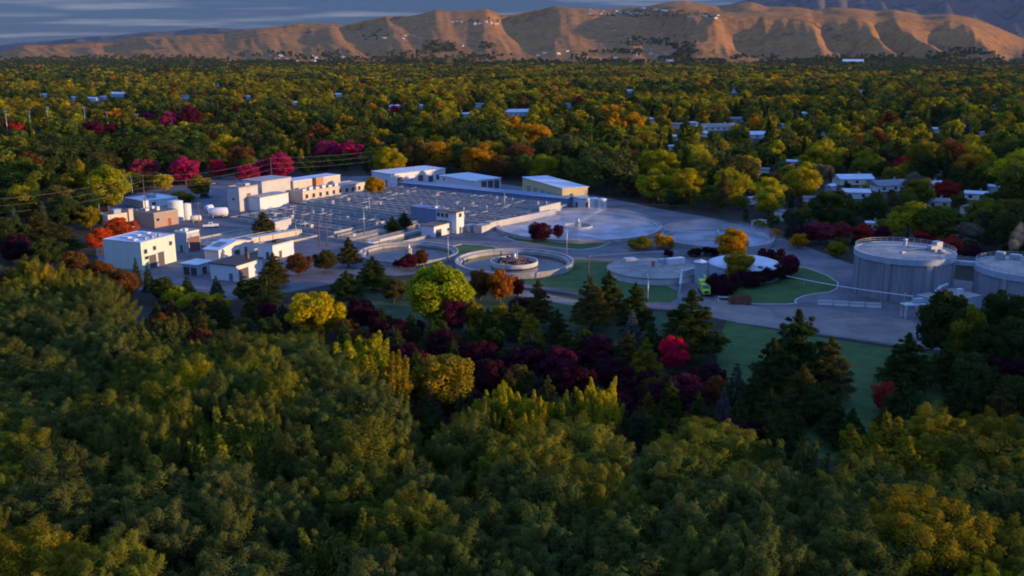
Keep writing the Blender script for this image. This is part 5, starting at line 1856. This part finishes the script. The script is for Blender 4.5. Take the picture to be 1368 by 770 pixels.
# ---- dark understorey between the near woods and the plant lawn
cnt = 0
for _ in range(4000):
    px, py = random.uniform(200, 1010), random.uniform(392, 560)
    if py < np.interp(px, [200, 330, 430, 560, 700, 860, 960, 1010], [396, 388, 396, 420, 436, 462, 496, 540]):
        continue
    kind = random.choices(['pine', 'round', 'shrub'], [0.58, 0.32, 0.10])[0]
    H = {'pine': random.uniform(6, 9.5), 'round': random.uniform(5, 7.5), 'shrub': random.uniform(2.5, 4)}[kind]
    x, y = P(px, py, H)
    rr = {'pine': 2.5, 'round': 2.8, 'shrub': 1.8}[kind]
    if not free(x, y, rr * 0.75) or y < 118:
        continue
    c = random.choice(['dark green', 'dark green', 'brown green', 'blue green']) if kind == 'pine' else random.choice(['dark maroon', 'dark maroon', 'maroon', 'rust brown', 'dark green', 'brown green'])
    place_tree(kind, x, y, H, rr * 2.1, c, 'belt')
    OCC.append((x, y, rr * 0.75))
    cnt += 1
    if cnt > 200:
        break

# ---- near woods: everything whose top lies below this outline of the photograph
OUT = [(-200, 330), (0, 338), (60, 340), (110, 352), (170, 388), (230, 402), (270, 420), (330, 424), (400, 444), (450, 462), (520, 500), (545, 540), (600, 548), (640, 545), (760, 548), (830, 556), (900, 552), (960, 556),
       (1000, 566), (1060, 574), (1120, 584), (1165, 560), (1210, 545), (1260, 524), (1300, 530), (1330, 540), (1368, 545), (1550, 560)]
ox_, oy_ = zip(*OUT)
for (px, pt, w, H, c) in [(484, 444, 122, 17.0, 'yellow green'), (512, 466, 92, 15.0, 'golden olive'), (590, 470, 88, 12.0, 'golden olive')]:
    tree_px('spire' if px != 590 else 'round', px, pt, w, H, c, 'woods')
for (px, pt, w, H, c) in [(668, 508, 76, 13.0, 'yellow green'), (708, 514, 70, 13.0, 'yellow green'), (752, 520, 64, 12.0, 'olive'), (800, 500, 72, 13.5, 'yellow green'), (640, 528, 60, 12.0, 'olive')]:
    tree_px('spire', px, pt, w, H, c, 'woods')
near = []
for t in TREES:
    if t['zone'] == 'woods':
        near.append((t['x'], t['y'], 3.2))
tries = 0
while tries < 9000:
    tries += 1
    y = random.uniform(52, 215)
    x = random.uniform(-0.66, 0.66) * (y + 14)
    H = 18.8 + 5.0 * (vnoise(np.array([x / 22 + 90.0]), np.array([y / 22 + 90.0]), 22)[0] - 0.5) + random.uniform(-1.5, 1.5)
    px, py, d = proj(x, y, H)
    edge = np.interp(px, ox_, oy_)
    if not (-130 < px < 1500 and py < 930):
        continue
    if py < edge + (0 if random.random() < 0.85 else 6):
        continue
    rr = random.uniform(4.2, 7.2)
    if any((a - x) ** 2 + (b - y) ** 2 < (c + rr * 0.62) ** 2 for a, b, c in near):
        continue
    g_ = vnoise(np.array([x / 26 + 40.0]), np.array([y / 26 + 40.0]), 21)[0]
    if px > 1130 and random.random() < 0.40:
        c = 'golden olive'
    elif g_ < 0.36:
        c = 'grey green'
    elif g_ < 0.6:
        c = random.choice(['olive', 'dull olive', 'grey green'])
    else:
        c = random.choice(['olive', 'yellow green', 'golden olive', 'olive'])
    place_tree('spire' if random.random() < 0.08 else 'cottonwood', x, y, H, rr * 2.5, c, 'woods', 0.13)
    near.append((x, y, rr * 0.70))

# ---- valley woods behind the plant
FRONT = [(-400, 345), (-60, 340), (60, 335), (95, 315), (125, 290), (160, 264), (300, 240), (380, 240), (500, 236), (600, 234), (700, 248), (800, 262), (900, 283), (1010, 302), (1070, 326), (1140, 350), (1200, 352), (1290, 352), (1368, 362), (1800, 380)]
fpx, fpy = zip(*FRONT)
# houses and their clearings: (px, py of the roof centre, width px, label)
HOUSES = [
    (1140, 236, 46, 'long pale grey roofed house left of the crimson tree'), (1188, 244, 52, 'wide white roofed house behind the dark cone tree'), (1143, 254, 34, 'white sided house in front of the long pale roof'),
    (1247, 243, 26, 'pale roofed house right of the crimson tree by a lamp'), (1252, 266, 30, 'slate roofed house below the red tree'), (1304, 256, 26, 'pale roofed house at right of the red tree'), (1166, 295, 16, 'tiny pale roof just above the pink red trees'),
    (1010, 178, 34, 'big misty white roofed house in the woods'), (906, 181, 16, 'white sided house left of the big misty roof'), (897, 192, 12, 'tiny white shed below the white sided house'), (960, 168, 50, 'long red brown roofed house behind the golden trees'),
    (872, 158, 16, 'grey roofed house beside the golden tree in the valley'), (985, 158, 24, 'small grey house behind the big misty roof'), (1005, 262, 14, 'white gable peeping left of the yellow green tree'), (1060, 214, 18, 'pale roof between yellow trees'),
    (1020, 224, 14, 'small dark house below the misty roof'), (1313, 176, 14, 'lone pale roof among dark trees at far right'), (1338, 226, 14, 'small white shed near right edge of the woods'),
    (60, 126, 11, 'lone bright white house in the far woods'), (98, 130, 10, 'tiny white shed left of the bright far row'), (124, 132, 14, 'white gabled house in the far left row'), (138, 129, 9, 'cream gabled house in the far left row'), (159, 126, 24, 'long white building at right end of far row'),
    (527, 143, 18, 'white roofed house behind the small crimson tree'), (690, 150, 40, 'long low grey roof behind golden trees'), (640, 140, 14, 'small brown roofed house among far trees'), (247, 128, 12, 'small grey house in the far woods'), (395, 136, 10, 'pale house glimpsed right of the far orange trees'),
]
houses_ok = []
for (px, py, w, lab) in HOUSES:
    hh = 3.6 if w > 12 else 4.5
    x, y = P(px, py, hh)
    d = proj(x, y, hh)[2]
    W = w / F_PX * d
    houses_ok.append((px, py, w, x, y, W, lab))
    dp = min(W * 0.55, 13)
    far_ = d > 900
    root = empty('house', (x, y, 0), R(random.uniform(-25, 25)), lab, 'house', 'houses in the valley woods')
    e = 3.0 if not far_ else 4.2
    mb = MB(); mb.box((0, 0, 0), (W, dp, e), M_WHITE if 'white' in lab or far_ else M_CREAM); mb.build('wall', root)
    rm = MB()
    rg = e + dp * 0.20
    rmat = M_ROOF_TAN if 'brown' in lab else M_ROOF_SLATE if 'slate' in lab or 'grey house' in lab or 'dark' in lab else M_WHITE_ROOF if 'white' in lab or far_ else M_METAL_ROOF
    a = [(-W / 2 - .5, -dp / 2 - .5, e - .1), (W / 2 + .5, -dp / 2 - .5, e - .1), (W / 2 + .5, 0, rg), (-W / 2 - .5, 0, rg), (-W / 2 - .5, dp / 2 + .5, e - .1), (W / 2 + .5, dp / 2 + .5, e - .1)]
    rm.add(a, [(0, 1, 2, 3), (3, 2, 5, 4), (1, 5, 2), (4, 0, 3), (0, 4, 5, 1)], rmat)
    rf = rm.build('roof', root)
    if w > 14:
        mb = MB(); mb.box((W * 0.2, dp * 0.15, e + 0.2), (0.8, 0.8, dp * 0.2 + 0.7), M_BRICK); mb.build('chimney', rf)
        for k in range(max(2, int(W / 5))):
            xx = -W / 2 + W * (k + 0.5) / max(2, int(W / 5))
            mb = MB(); mb.box((xx, -dp / 2 - 0.02, 0.9), (1.5, 0.1, 1.3), M_GLASS); mb.build('window', root)


GLIMPSE = [(905, 166, 13), (926, 163, 11), (941, 176, 10), (1046, 166, 13), (1076, 151, 12), (1101, 176, 12), (1214, 151, 11), (1331, 141, 11), (622, 151, 11), (562, 141, 11), (452, 126, 10), (331, 129, 10),
           (291, 113, 9), (841, 121, 10), (981, 121, 10), (1152, 121, 10), (1252, 171, 12), (1291, 276, 14), (1081, 263, 14), (1042, 281, 13), (1110, 246, 14), (1326, 248, 15), (760, 140, 12)]
GL = []
for (px, py, w) in GLIMPSE:
    x, y = P(px, py, 4.0)
    d = proj(x, y, 4.0)[2]
    W = min(w / F_PX * d, 22)
    houses_ok.append((px, py, w, x, y, W, ''))
    e, dp = random.uniform(3.0, 4.2), min(W * 0.6, 11)
    root = empty('house', (x, y, 0), R(random.uniform(-50, 50)))
    root['category'] = 'house'
    mb = MB(); mb.box((0, 0, 0), (W, dp, e), random.choice([M_WHITE, M_CREAM, M_BEIGE, M_BLUEGREY])); mb.build('wall', root)
    rm, rg = MB(), e + dp * 0.27
    a = [(-W / 2 - .5, -dp / 2 - .5, e - .1), (W / 2 + .5, -dp / 2 - .5, e - .1), (W / 2 + .5, 0, rg), (-W / 2 - .5, 0, rg), (-W / 2 - .5, dp / 2 + .5, e - .1), (W / 2 + .5, dp / 2 + .5, e - .1)]
    rn, rmm = random.choice([('pale', M_METAL_ROOF), ('tan', M_ROOF_TAN), ('slate grey', M_ROOF_SLATE), ('pale', M_WHITE_ROOF)])
    rm.add(a, [(0, 1, 2, 3), (3, 2, 5, 4), (1, 5, 2), (4, 0, 3), (0, 4, 5, 1)], rmm)
    rm.build('roof', root)
    GL.append(dict(o=root, kind='house', col=rn + ' roofed', px=px, py=py, d=d, H=4, R=W / 2, zone='house', x=x, y=y, id=-1))


def hides_house(px, py, rpx, hpx, y):
    for (hx, hy, w, X_, Y_, W, _) in houses_ok:
        if y < Y_ + 8 and abs(px - hx) < rpx * 0.6 + w * 0.36 and py - 2 < hy + max(3, w * 0.10) and py + hpx > hy - 6:
            return True
    for t in MARK:
        if y < t[3] and abs(px - t[0]) < rpx * 0.7 + t[2] * 0.4 and py < t[1] + 0.45 * t[4] and py + hpx > t[1]:
            return True
    return False


MARK = []      # trees singled out in the photo must stay in view
for t in TREES:
    if t['zone'] == 'plant' and t['col'] in ('magenta', 'crimson', 'bright yellow', 'orange red', 'golden', 'dusky pink', 'yellow green', 'red', 'maroon', 'orange'):
        tp = proj(t['x'], t['y'], t['H'])
        MARK.append((tp[0], tp[1], 2 * t['R'] / tp[2] * F_PX, t['y'], t['H'] / tp[2] * F_PX))

VAL_NEAR = [('dark green', 4.2), ('mid green', 2.0), ('brown green', 2.0), ('grey green', 1.0), ('olive', 1.0), ('golden olive', 0.6), ('yellow green', 0.5), ('golden', 0.15), ('rust brown', 0.5), ('pale grey', 0.15)]
VAL_FAR = [('dark green', 1.7), ('mid green', 2.0), ('olive', 2.4), ('golden olive', 2.6), ('yellow green', 3.2), ('bright yellow', 0.9), ('golden', 0.6), ('orange', 0.10), ('rust brown', 0.45), ('maroon', 0.06)]
VAL_DARK = [('dark green', 3.0), ('mid green', 2.4), ('grey green', 1.0), ('olive', 1.2), ('golden olive', 0.5), ('rust brown', 0.2)]


def far_pick(x, y):
    # neighbouring streets were planted alike: colour comes in drifts
    n_ = 0.6 * vnoise(np.array([x / 130 + 200]), np.array([y / 170 + 30]), 35)[0] + 0.4 * vnoise(np.array([x / 45 + 200]), np.array([y / 55 + 30]), 36)[0]
    return pick(VAL_DARK if n_ < 0.44 else VAL_FAR)


def pick(tab):
    return random.choices([a for a, _ in tab], [b for _, b in tab])[0]


class Grid:
    def __init__(self, cell):
        self.c, self.d = cell, {}

    def ok(self, x, y, r_):
        i, j = int(x // self.c), int(y // self.c)
        for a in (-1, 0, 1):
            for b_ in (-1, 0, 1):
                for (u, v, q) in self.d.get((i + a, j + b_), ()):
                    if (u - x) ** 2 + (v - y) ** 2 < ((q + r_) * 0.5) ** 2:
                        return False
        return True

    def add(self, x, y, r_):
        self.d.setdefault((int(x // self.c), int(y // self.c)), []).append((x, y, r_))


gr = Grid(13.0)
for t in TREES:
    if t['zone'] == 'plant':
        gr.add(t['x'], t['y'], t['R'] * 2)
cand = []
for _ in range(52000):
    y = 200 + (1000 - 200) * random.random() ** 0.75
    x = random.uniform(-0.70, 0.80) * y
    gpx, gpy, gd = proj(x, y, 0)
    if gpy > np.interp(gpx, fpx, fpy) - 3 or y < 235:
        continue
    if not gr.ok(x, y, random.uniform(8.0, 13.0)):
        continue
    H = random.uniform(12, 20) * (0.8 + 0.5 * vnoise(np.array([x / 60 + 50]), np.array([y / 60 + 5]), 31)[0])
    kind = random.choices(['broad', 'column', 'conifer'], [0.80, 0.05, 0.15])[0]
    W = {'broad': H * random.uniform(0.85, 1.25), 'column': H * 0.26, 'conifer': H * 0.5}[kind]
    tpx, tpy, td = proj(x, y, H)
    if hides_house(tpx, tpy, W / 2 / td * F_PX, H / td * F_PX, y):
        for f_ in (0.66, 0.45, 0.3):
            H2, W2 = H * f_, W * f_ * 1.15
            tpx, tpy, td = proj(x, y, H2)
            if not hides_house(tpx, tpy, W2 / 2 / td * F_PX, H2 / td * F_PX, y):
                break
        else:
            continue
        H, W = H2, W2
    if any(abs(x - h_[3]) < h_[5] / 2 + W * 0.35 and abs(y - h_[4]) < 6 + W * 0.35 for h_ in houses_ok):
        continue
    f = min(1, max(0, (y - 420) / 450 + (0.28 if x > 60 else 0.0) + 0.25 * (vnoise(np.array([x / 90 + 9]), np.array([y / 90 + 9]), 33)[0] - 0.5)))
    if kind == 'conifer':
        c = random.choice(['dark green', 'dark green', 'blue green', 'brown green'])
    else:
        c = far_pick(x, y) if random.random() < f else pick(VAL_NEAR)
    gr.add(x, y, 11.0)
    cand.append((td, x, y, H, W, kind, c, tpx))
cand.sort()
FARPTS = []
n_ind = 0
WNAME = {'broad': 'woodland_tree', 'column': 'poplar_tree', 'conifer': 'conifer_tree'}
for (td, x, y, H, W, kind, c, tpx) in cand:
    if n_ind < 300 and -25 < tpx < 1393:
        me, H0, R0 = random.choice(WOOD[kind])
        o = bpy.data.objects.new(WNAME[kind], me)
        COL.objects.link(o)
        o.location = (x, y, 0)
        o.rotation_euler = (0, 0, random.uniform(0, 6.28))
        o.scale = (W / 2 / R0, W / 2 / R0, H / H0)
        o.color = vary(COLS[c])
        o['category'] = 'tree'
        note(o, kind, c, x, y, H, W / 2, 'valley')
        n_ind += 1
    else:
        FARPTS.append((x, y, 0.0, W, H, c, 0 if kind == 'broad' else 1))

# ---- the woods beyond: one mass
y = 1000.0
while y < 4700:
    step = 12.5 + (y - 1000) / 3700 * 10
    x = -0.66 * y
    while x < 0.66 * y:
        xx, yy = x + random.uniform(-.5, .5) * step, y + random.uniform(-.5, .5) * step
        x += step * random.uniform(0.85, 1.25)
        H = random.uniform(10, 18) * (0.7 + 0.6 * vnoise(np.array([xx / 70 + 300]), np.array([yy / 90 + 5]), 37)[0])
        W = H * random.uniform(0.8, 1.25) * (1 + (y - 1000) / 9000)
        tp = proj(xx, yy, H)
        if hides_house(tp[0], tp[1], W / 2 / tp[2] * F_PX, H / tp[2] * F_PX, yy):
            continue
        if (y > 3300 and random.random() < (y - 3300) / 900) or (y > 2300 and (tp[0] < 330 or tp[0] > 1060) and random.random() < 0.6):
            c = random.choice(['dark green', 'dark green', 'blue green', 'grey green'])
        else:
            c = far_pick(xx, yy)
        FARPTS.append((xx, yy, 0.0, W, H, c, 0 if random.random() < 0.9 else 1))
    y += step
# tree-filled gullies and suburbs low on the hills
SCRUB = [(-60, 1430, 74, 87, 4200, 6), (-40, 340, 76, 88, 1200, 0), (1000, 1400, 78, 88, 900, 0), (300, 700, 66, 84, 900, 5), (560, 612, 54, 70, 260, 0), (640, 662, 56, 66, 40, 0), (815, 935, 44, 80, 900, 5), (760, 960, 62, 84, 900, 5), (1235, 1335, 64, 78, 420, 3), (480, 562, 46, 54, 70, 2), (420, 460, 64, 78, 60, 2), (600, 690, 26, 35, 90, 2), (780, 960, 12, 24, 150, 2)]
for (xa, xb, ya, yb, n, sp_) in SCRUB:
    for _ in range(n):
        px, py = random.uniform(xa, xb), ya + (yb - ya) * random.random() ** 0.6
        ex, ey = (2 * (px - xa) / (xb - xa) - 1), (2 * (py - ya) / (yb - ya) - 1)
        if xb - xa < 1000 and ex * ex + min(ey, 0) ** 2 > random.uniform(0.35, 1.0):
            continue
        if sp_ and vnoise(np.array([px / 24 + 50]), np.array([py / sp_ + 50]), 41)[0] < 0.52:
            continue
        x, y, z = on_hill(px, py)
        H = random.uniform(8, 17)
        FARPTS.append((x, y, z - 0.5, H * 1.1, H, random.choice(['dark green', 'grey green', 'blue green', 'grey green', 'brown green', 'golden olive']), 0))
# houses along the ridges and at the foot of the hills, each a thing
ridge = [(random.uniform(783, 900), random.uniform(13, 21)) for _ in range(26)] + [(random.uniform(605, 668), random.uniform(29, 34)) for _ in range(14)] + [(random.uniform(480, 560), random.uniform(47, 53)) for _ in range(8)] \
    + [(random.uniform(360, 460), random.uniform(74, 84)) for _ in range(14)] + [(random.uniform(720, 930), random.uniform(66, 83)) for _ in range(26)] + [(random.uniform(920, 960), random.uniform(20, 26)) for _ in range(6)] + [(1138, 88), (1060, 84), (822, 42), (618, 62), (846, 70)]
for k, (px, py) in enumerate(sorted(ridge)):
    x, y, z = on_hill(px, py)
    W, D, e = random.uniform(13, 24), random.uniform(9, 13), random.uniform(4.5, 7)
    if px == 1138:
        W, D, e = 90, 40, 14
    mb = MB()
    mb.box((0, 0, -3), (W, D, e + 3), random.choice([M_WHITE, M_CREAM, M_BEIGE, M_WHITE]))
    a = [(-W / 2 - .5, -D / 2 - .5, e), (W / 2 + .5, -D / 2 - .5, e), (W / 2 + .5, 0, e + D * .22), (-W / 2 - .5, 0, e + D * .22), (-W / 2 - .5, D / 2 + .5, e), (W / 2 + .5, D / 2 + .5, e)]
    mb.add(a, [(0, 1, 2, 3), (3, 2, 5, 4), (1, 5, 2), (4, 0, 3)], M_WHITE_ROOF if px == 1138 else random.choice([M_ROOF_TAN, M_ROOF_SLATE, M_ROOF_BROWN, M_METAL_ROOF]))
    o = mb.build('hillside_house', None, (x, y, z))
    o.rotation_euler = (0, 0, random.uniform(-0.5, 0.5))
    where = 'on the ridge crest right of centre' if 780 < px < 915 and py < 22 else 'on the upper slope above the middle hills' if py < 55 else 'at the foot of the hills'
    HILLH.append((px, py, o, where))
FAR_MESH = [make_wood(80 + k, 'broad', M_LEAF_FAR, 17, 0.95, 1.35, 20) for k in range(3)] + [make_wood(84, 'conifer', M_LEAF_FAR, 15, 0.6, 1.3, 16)]
MID_MESH = [make_wood(90 + k, 'broad', M_LEAF_FAR, 60, 0.42, 0.62, 24) for k in range(3)] + [make_wood(94, 'conifer', M_LEAF_FAR, 55, 0.3, 0.75, 20)]


def woods(name, pts, meshes):
    """instances on points: far woods nobody could count"""
    pc = bpy.data.collections.new(name + '_kinds')
    for k, (me, H0, R0) in enumerate(meshes):
        pc.objects.link(bpy.data.objects.new('forest_tree_%02d' % k, me))
    n = len(pts)
    me = bpy.data.meshes.new(name)
    me.vertices.add(n)
    co = np.array([(p[0], p[1], p[2]) for p in pts], np.float32)
    me.vertices.foreach_set('co', co.ravel())
    r = np.random.default_rng(5)
    idx = np.array([3 if p[6] else k % 3 for k, p in enumerate(pts)], np.int32)
    H0 = np.array([meshes[i][1] for i in idx]); R0 = np.array([meshes[i][2] for i in idx])
    W = np.array([p[3] for p in pts]); H = np.array([p[4] for p in pts])
    sc = np.stack([W / 2 / R0, W / 2 / R0, H / H0], -1).astype(np.float32)
    tint = np.array([vary(COLS[p[5]], 0.2) for p in pts], np.float32)
    a = me.attributes.new('kind', 'INT', 'POINT'); a.data.foreach_set('value', idx)
    a = me.attributes.new('size', 'FLOAT_VECTOR', 'POINT'); a.data.foreach_set('vector', sc.ravel())
    a = me.attributes.new('turn', 'FLOAT', 'POINT'); a.data.foreach_set('value', (r.random(n) * 6.28).astype(np.float32))
    a = me.attributes.new('tint', 'FLOAT_COLOR', 'POINT'); a.data.foreach_set('color', tint.ravel())
    me.update()
    o = bpy.data.objects.new(name, me)
    COL.objects.link(o)
    ng = bpy.data.node_groups.new(name, 'GeometryNodeTree')
    ng.interface.new_socket('Geometry', in_out='INPUT', socket_type='NodeSocketGeometry')
    ng.interface.new_socket('Geometry', in_out='OUTPUT', socket_type='NodeSocketGeometry')
    gi, go = ng.nodes.new('NodeGroupInput'), ng.nodes.new('NodeGroupOutput')
    ci = ng.nodes.new('GeometryNodeCollectionInfo')
    ci.inputs['Collection'].default_value = pc
    ci.inputs['Separate Children'].default_value = True
    ci.inputs['Reset Children'].default_value = True
    ip = ng.nodes.new('GeometryNodeInstanceOnPoints')
    ip.inputs['Pick Instance'].default_value = True

    def named(nm, typ):
        q = ng.nodes.new('GeometryNodeInputNamedAttribute')
        q.data_type = typ
        q.inputs['Name'].default_value = nm
        return q.outputs['Attribute']
    rot = ng.nodes.new('ShaderNodeCombineXYZ')
    ng.links.new(named('turn', 'FLOAT'), rot.inputs[2])
    e2r = ng.nodes.new('FunctionNodeEulerToRotation')
    ng.links.new(rot.outputs[0], e2r.inputs[0])
    ng.links.new(gi.outputs[0], ip.inputs['Points'])
    ng.links.new(ci.outputs[0], ip.inputs['Instance'])
    ng.links.new(named('kind', 'INT'), ip.inputs['Instance Index'])
    ng.links.new(e2r.outputs[0], ip.inputs['Rotation'])
    ng.links.new(named('size', 'FLOAT_VECTOR'), ip.inputs['Scale'])
    ng.links.new(ip.outputs[0], go.inputs[0])
    md = o.modifiers.new('woods', 'NODES')
    md.node_group = ng
    return tag(o, kind='stuff')


# unseen tall trees added right of the view so their shadows reach the digesters
BELT = []
for _ in range(1600):
    y = random.uniform(10, 520)
    x = random.uniform(0.58 * y + 38, 0.58 * y + 170)
    if proj(x, y, 12)[0] < 1420:
        continue
    BELT.append((x, y, 0.0, random.uniform(10, 15), random.uniform(19, 27), random.choice(['dark green', 'olive', 'grey green']), 0))
    if len(BELT) > 760:
        break
woods('offframe_shade_woods', BELT, MID_MESH)
woods('valley_woods', [p for p in FARPTS if p[1] < 1500], MID_MESH)
woods('distant_woods', [p for p in FARPTS if p[1] >= 1500], FAR_MESH)

# ------------------------------------------------------------------ words for every tree
HIDDEN = set([182,185,188,191,192,193,196,198,200,204,210,213,218,219,220,225,226,227,228,229,232,233,236,239,243,244,245,248,250,251,256,264,265,270,271,272,273,274,276,278,279,283,289,291,294,295,297,298,299,301,303,306,307,308,309,310,312,313,314,315,316,317,321,325,326,327,329,330,334,340,341,344,347,349,351,355,356,360,363,365,366,367,370,372,373,374,375,377,378,379,380,394,396,397,399,402,404,410,411,417,422,423,432,433,440,443,445,453,461,463,466,468,469,473,481,482,488,497,502,509,511,517,518,520,523,524,526,527,529,536,537,543,544,546,548,550,553,556,560,576,579,619,624,635,640,654,667,669,680,681,682,684,687,692,693,698,710,722,725,726,746,751,757,765,771,773,775,786,794,795,801,802,805,806,808,821,827,833,834,835,841,842,851,852,853,854,855,856,857,858,860])
HHID = set([1,11,12,47,67,84,87,88,92,97])
ALLHILL = list(HILLH)
for i_, q in enumerate(TREES):
    q['id'] = i_
if not False:
    for q in TREES:
        if q['id'] in HIDDEN:
            for ch in list(q['o'].children):
                bpy.data.objects.remove(ch)
            bpy.data.objects.remove(q['o'])
    TREES = [q for q in TREES if q['id'] not in HIDDEN]

LAND = [(190, 340, 'the pale green building'), (205, 292, 'the brown brick building'), (317, 345, 'the gabled building'), (365, 338, 'the small white building'), (345, 265, 'the stepped concrete building'),
        (440, 262, 'the long beige building'), (545, 240, 'the long white shed'), (630, 247, 'the white workshop'), (742, 260, 'the yellow garage'), (800, 273, 'the paired white tanks'), (610, 297, 'the control house'),
        (547, 338, 'the left clarifier'), (687, 350, 'the nearest clarifier'), (790, 305, 'the large pond tank'), (960, 318, 'the railed clarifier'), (872, 362, 'the flat lid tank'), (993, 352, 'the white dome'),
        (941, 380, 'the lime green truck'), (988, 400, 'the rusty dumpster'), (1012, 302, 'the beige hut'), (1203, 360, 'the left digester'), (1350, 370, 'the right digester'), (1218, 412, 'the pipe platform'),
        (1135, 405, 'the concrete barriers'), (350, 300, 'the lone conifer'), (585, 380, 'the lime yellow tree'), (420, 405, 'the bright yellow tree'), (902, 470, 'the crimson maple'), (925, 430, 'the broad dark pine'),
        (590, 505, 'the round golden tree'), (500, 490, 'the spiky golden willow'), (1070, 480, 'the tall pine clump'), (790, 410, 'the lawn pines'), (145, 310, 'the orange red trees'), (290, 230, 'the narrow crimson tree'),
        (455, 210, 'the big magenta trees'), (518, 215, 'the yellow tree behind the shed'), (1010, 178, 'the big misty roof'), (1140, 240, 'the long pale roof'), (1188, 246, 'the wide white roof'), (1304, 256, 'the rightmost pale roof'),
        (901, 186, 'the white sided house'), (690, 150, 'the long grey roof'), (527, 145, 'the small crimson tree'), (159, 127, 'the long white far building'), (60, 127, 'the lone white house'), (960, 170, 'the red brown roof'),
        (1207, 222, 'the crimson tree by the roofs'), (1266, 252, 'the red tree by the roofs'), (712, 180, 'the orange gold tree'), (116, 160, 'the floodlight masts'), (1313, 176, 'the lone pale roof'), (915, 245, 'the golden twin trees')]
NOUN = {'cottonwood': 'cottonwood', 'spire': 'upright willow', 'round': 'round tree', 'pine': 'pine', 'spruce': 'spruce', 'shrub': 'shrub', 'broad': 'leafy tree', 'house': 'house', 'column': 'poplar', 'conifer': 'conifer'}
NUM = 'zero one two three four five six seven eight nine ten eleven twelve thirteen fourteen fifteen sixteen seventeen eighteen nineteen twenty'.split()
ORD = 'first second third fourth fifth sixth seventh eighth ninth tenth eleventh twelfth thirteenth fourteenth fifteenth sixteenth seventeenth eighteenth nineteenth twentieth'.split()
GROUPS = {'woods': 'cottonwoods and willows of the near canopy', 'belt': 'small trees of the belt below the plant', 'valley': 'trees of the valley woods', 'house': 'houses in the valley woods', 'plant': 'trees planted around the plant'}


def relation(q, L):
    dx, dy = q['px'] - L[0], q['py'] - L[1]
    if q['zone'] == 'woods':
        return 'near canopy', ('below' if abs(dx) < 45 else 'below left of' if dx < 0 else 'below right of')
    if abs(dx) > 2.2 * abs(dy):
        return '', ('left of' if dx < 0 else 'right of')
    if abs(dy) > 1.6 * abs(dx):
        return '', ('beyond' if dy < 0 else 'in front of')
    return '', ('beyond left of' if dy < 0 and dx < 0 else 'beyond right of' if dy < 0 else 'front left of' if dx < 0 else 'front right of')


def size_word(q):
    m = {'house': 4.0, 'plant': 8.0, 'belt': 7.0, 'valley': 16.0, 'woods': 18.6}[q['zone']]
    return 'tall' if q['H'] > 1.12 * m else 'small' if q['H'] < 0.86 * m else 'mid sized'


WOODLAND = [(60, 420, 'the left canopy edge'), (250, 460, 'the yellow green shrubs')] + [L for L in LAND if L[2] in ('the spiky golden willow', 'the round golden tree', 'the crimson maple', 'the tall pine clump', 'the right digester', 'the lime yellow tree', 'the lawn pines', 'the bright yellow tree', 'the pale green building', 'the small white building')]
buckets = {}
for q in TREES + GL:
    if q['zone'] == 'woods':
        L = min(WOODLAND, key=lambda L: abs(L[0] - q['px']))
        row = int((q['py'] - np.interp(q['px'], ox_, oy_)) // 60)
        place = ('edge of the near canopy ' if row <= 0 else 'second row of near canopy ' if row == 1 else 'third row of near canopy ' if row == 2 else 'front of near canopy ') + relation(q, L)[1] + ' ' + L[2]
    else:
        L = min(LAND, key=lambda L: math.hypot(L[0] - q['px'], (L[1] - q['py']) * 1.6) + (0 if abs(L[0] - q['px']) + abs(L[1] - q['py']) > 9 else 60))
        place = relation(q, L)[1] + ' ' + L[2]
    buckets.setdefault((size_word(q), q['col'], q['kind'], place), []).append(q)
for (sz, col, kind, place), qs in buckets.items():
    qs.sort(key=lambda q: q['px'])
    n = len(qs)
    for k, q in enumerate(qs):
        noun = NOUN[kind]
        if n == 1:
            lab = f'{sz} {col} {noun} {place}'
        elif n == 2:
            lab = f'{sz} {col} {noun} {place}, {"left" if k == 0 else "right"} one of two'
        else:
            lab = f'{sz} {col} {noun} {place}, {ORD[k]} from left'
        if len(lab.split()) > 16:
            lab = lab.replace('third row of near canopy', 'third near row').replace('second row of near canopy', 'second near row').replace('edge of the near canopy', 'near canopy edge').replace('front of near canopy', 'nearest row')
        w_ = lab.split()
        if len(w_) > 16:
            lab = ' '.join(w_[1:] if not sz.startswith('mid') else w_[2:])
        if len(lab.split()) > 16:
            lab = lab.replace(' of near canopy', '').replace('near canopy edge', 'canopy edge').replace('below left of', 'left of').replace('below right of', 'right of')
        if len(lab.split()) > 16:
            lab = lab.replace(' the ', ' ')
        if kind == 'house':
            lab = lab.replace('mid sized ', '')
        q['o']['label'] = lab
        q['o']['group'] = GROUPS[q['zone']]

HILLH = [h for k, h in enumerate(HILLH) if not (k in HHID and not False)]
for o in [o for o in bpy.data.objects if o.name.startswith('hillside_house') and not any(o is h[2] for h in HILLH)]:
    bpy.data.objects.remove(o)
seen = {}
for (px, py, o, where) in sorted(HILLH, key=lambda h: h[0]):
    seen.setdefault(where, []).append((px, py, o))
for where, hs in seen.items():
    for k, (px, py, o) in enumerate(hs):
        tag(o, None, 'house', 'houses on the hillside')
        o['label'] = ('very long white roofed building ' if px == 1138 else 'tiny pale house ') + where + (f', {ORD[k]} from left' if k < 20 else f', {ORD[len(hs) - 1 - k]} from right' if len(hs) - 1 - k < 20 else f', number {k + 1} from left')
print('TREES', len(TREES), 'individual woods', n_ind, 'mass', len(FARPTS), 'near', sum(t['zone'] == 'woods' for t in TREES))
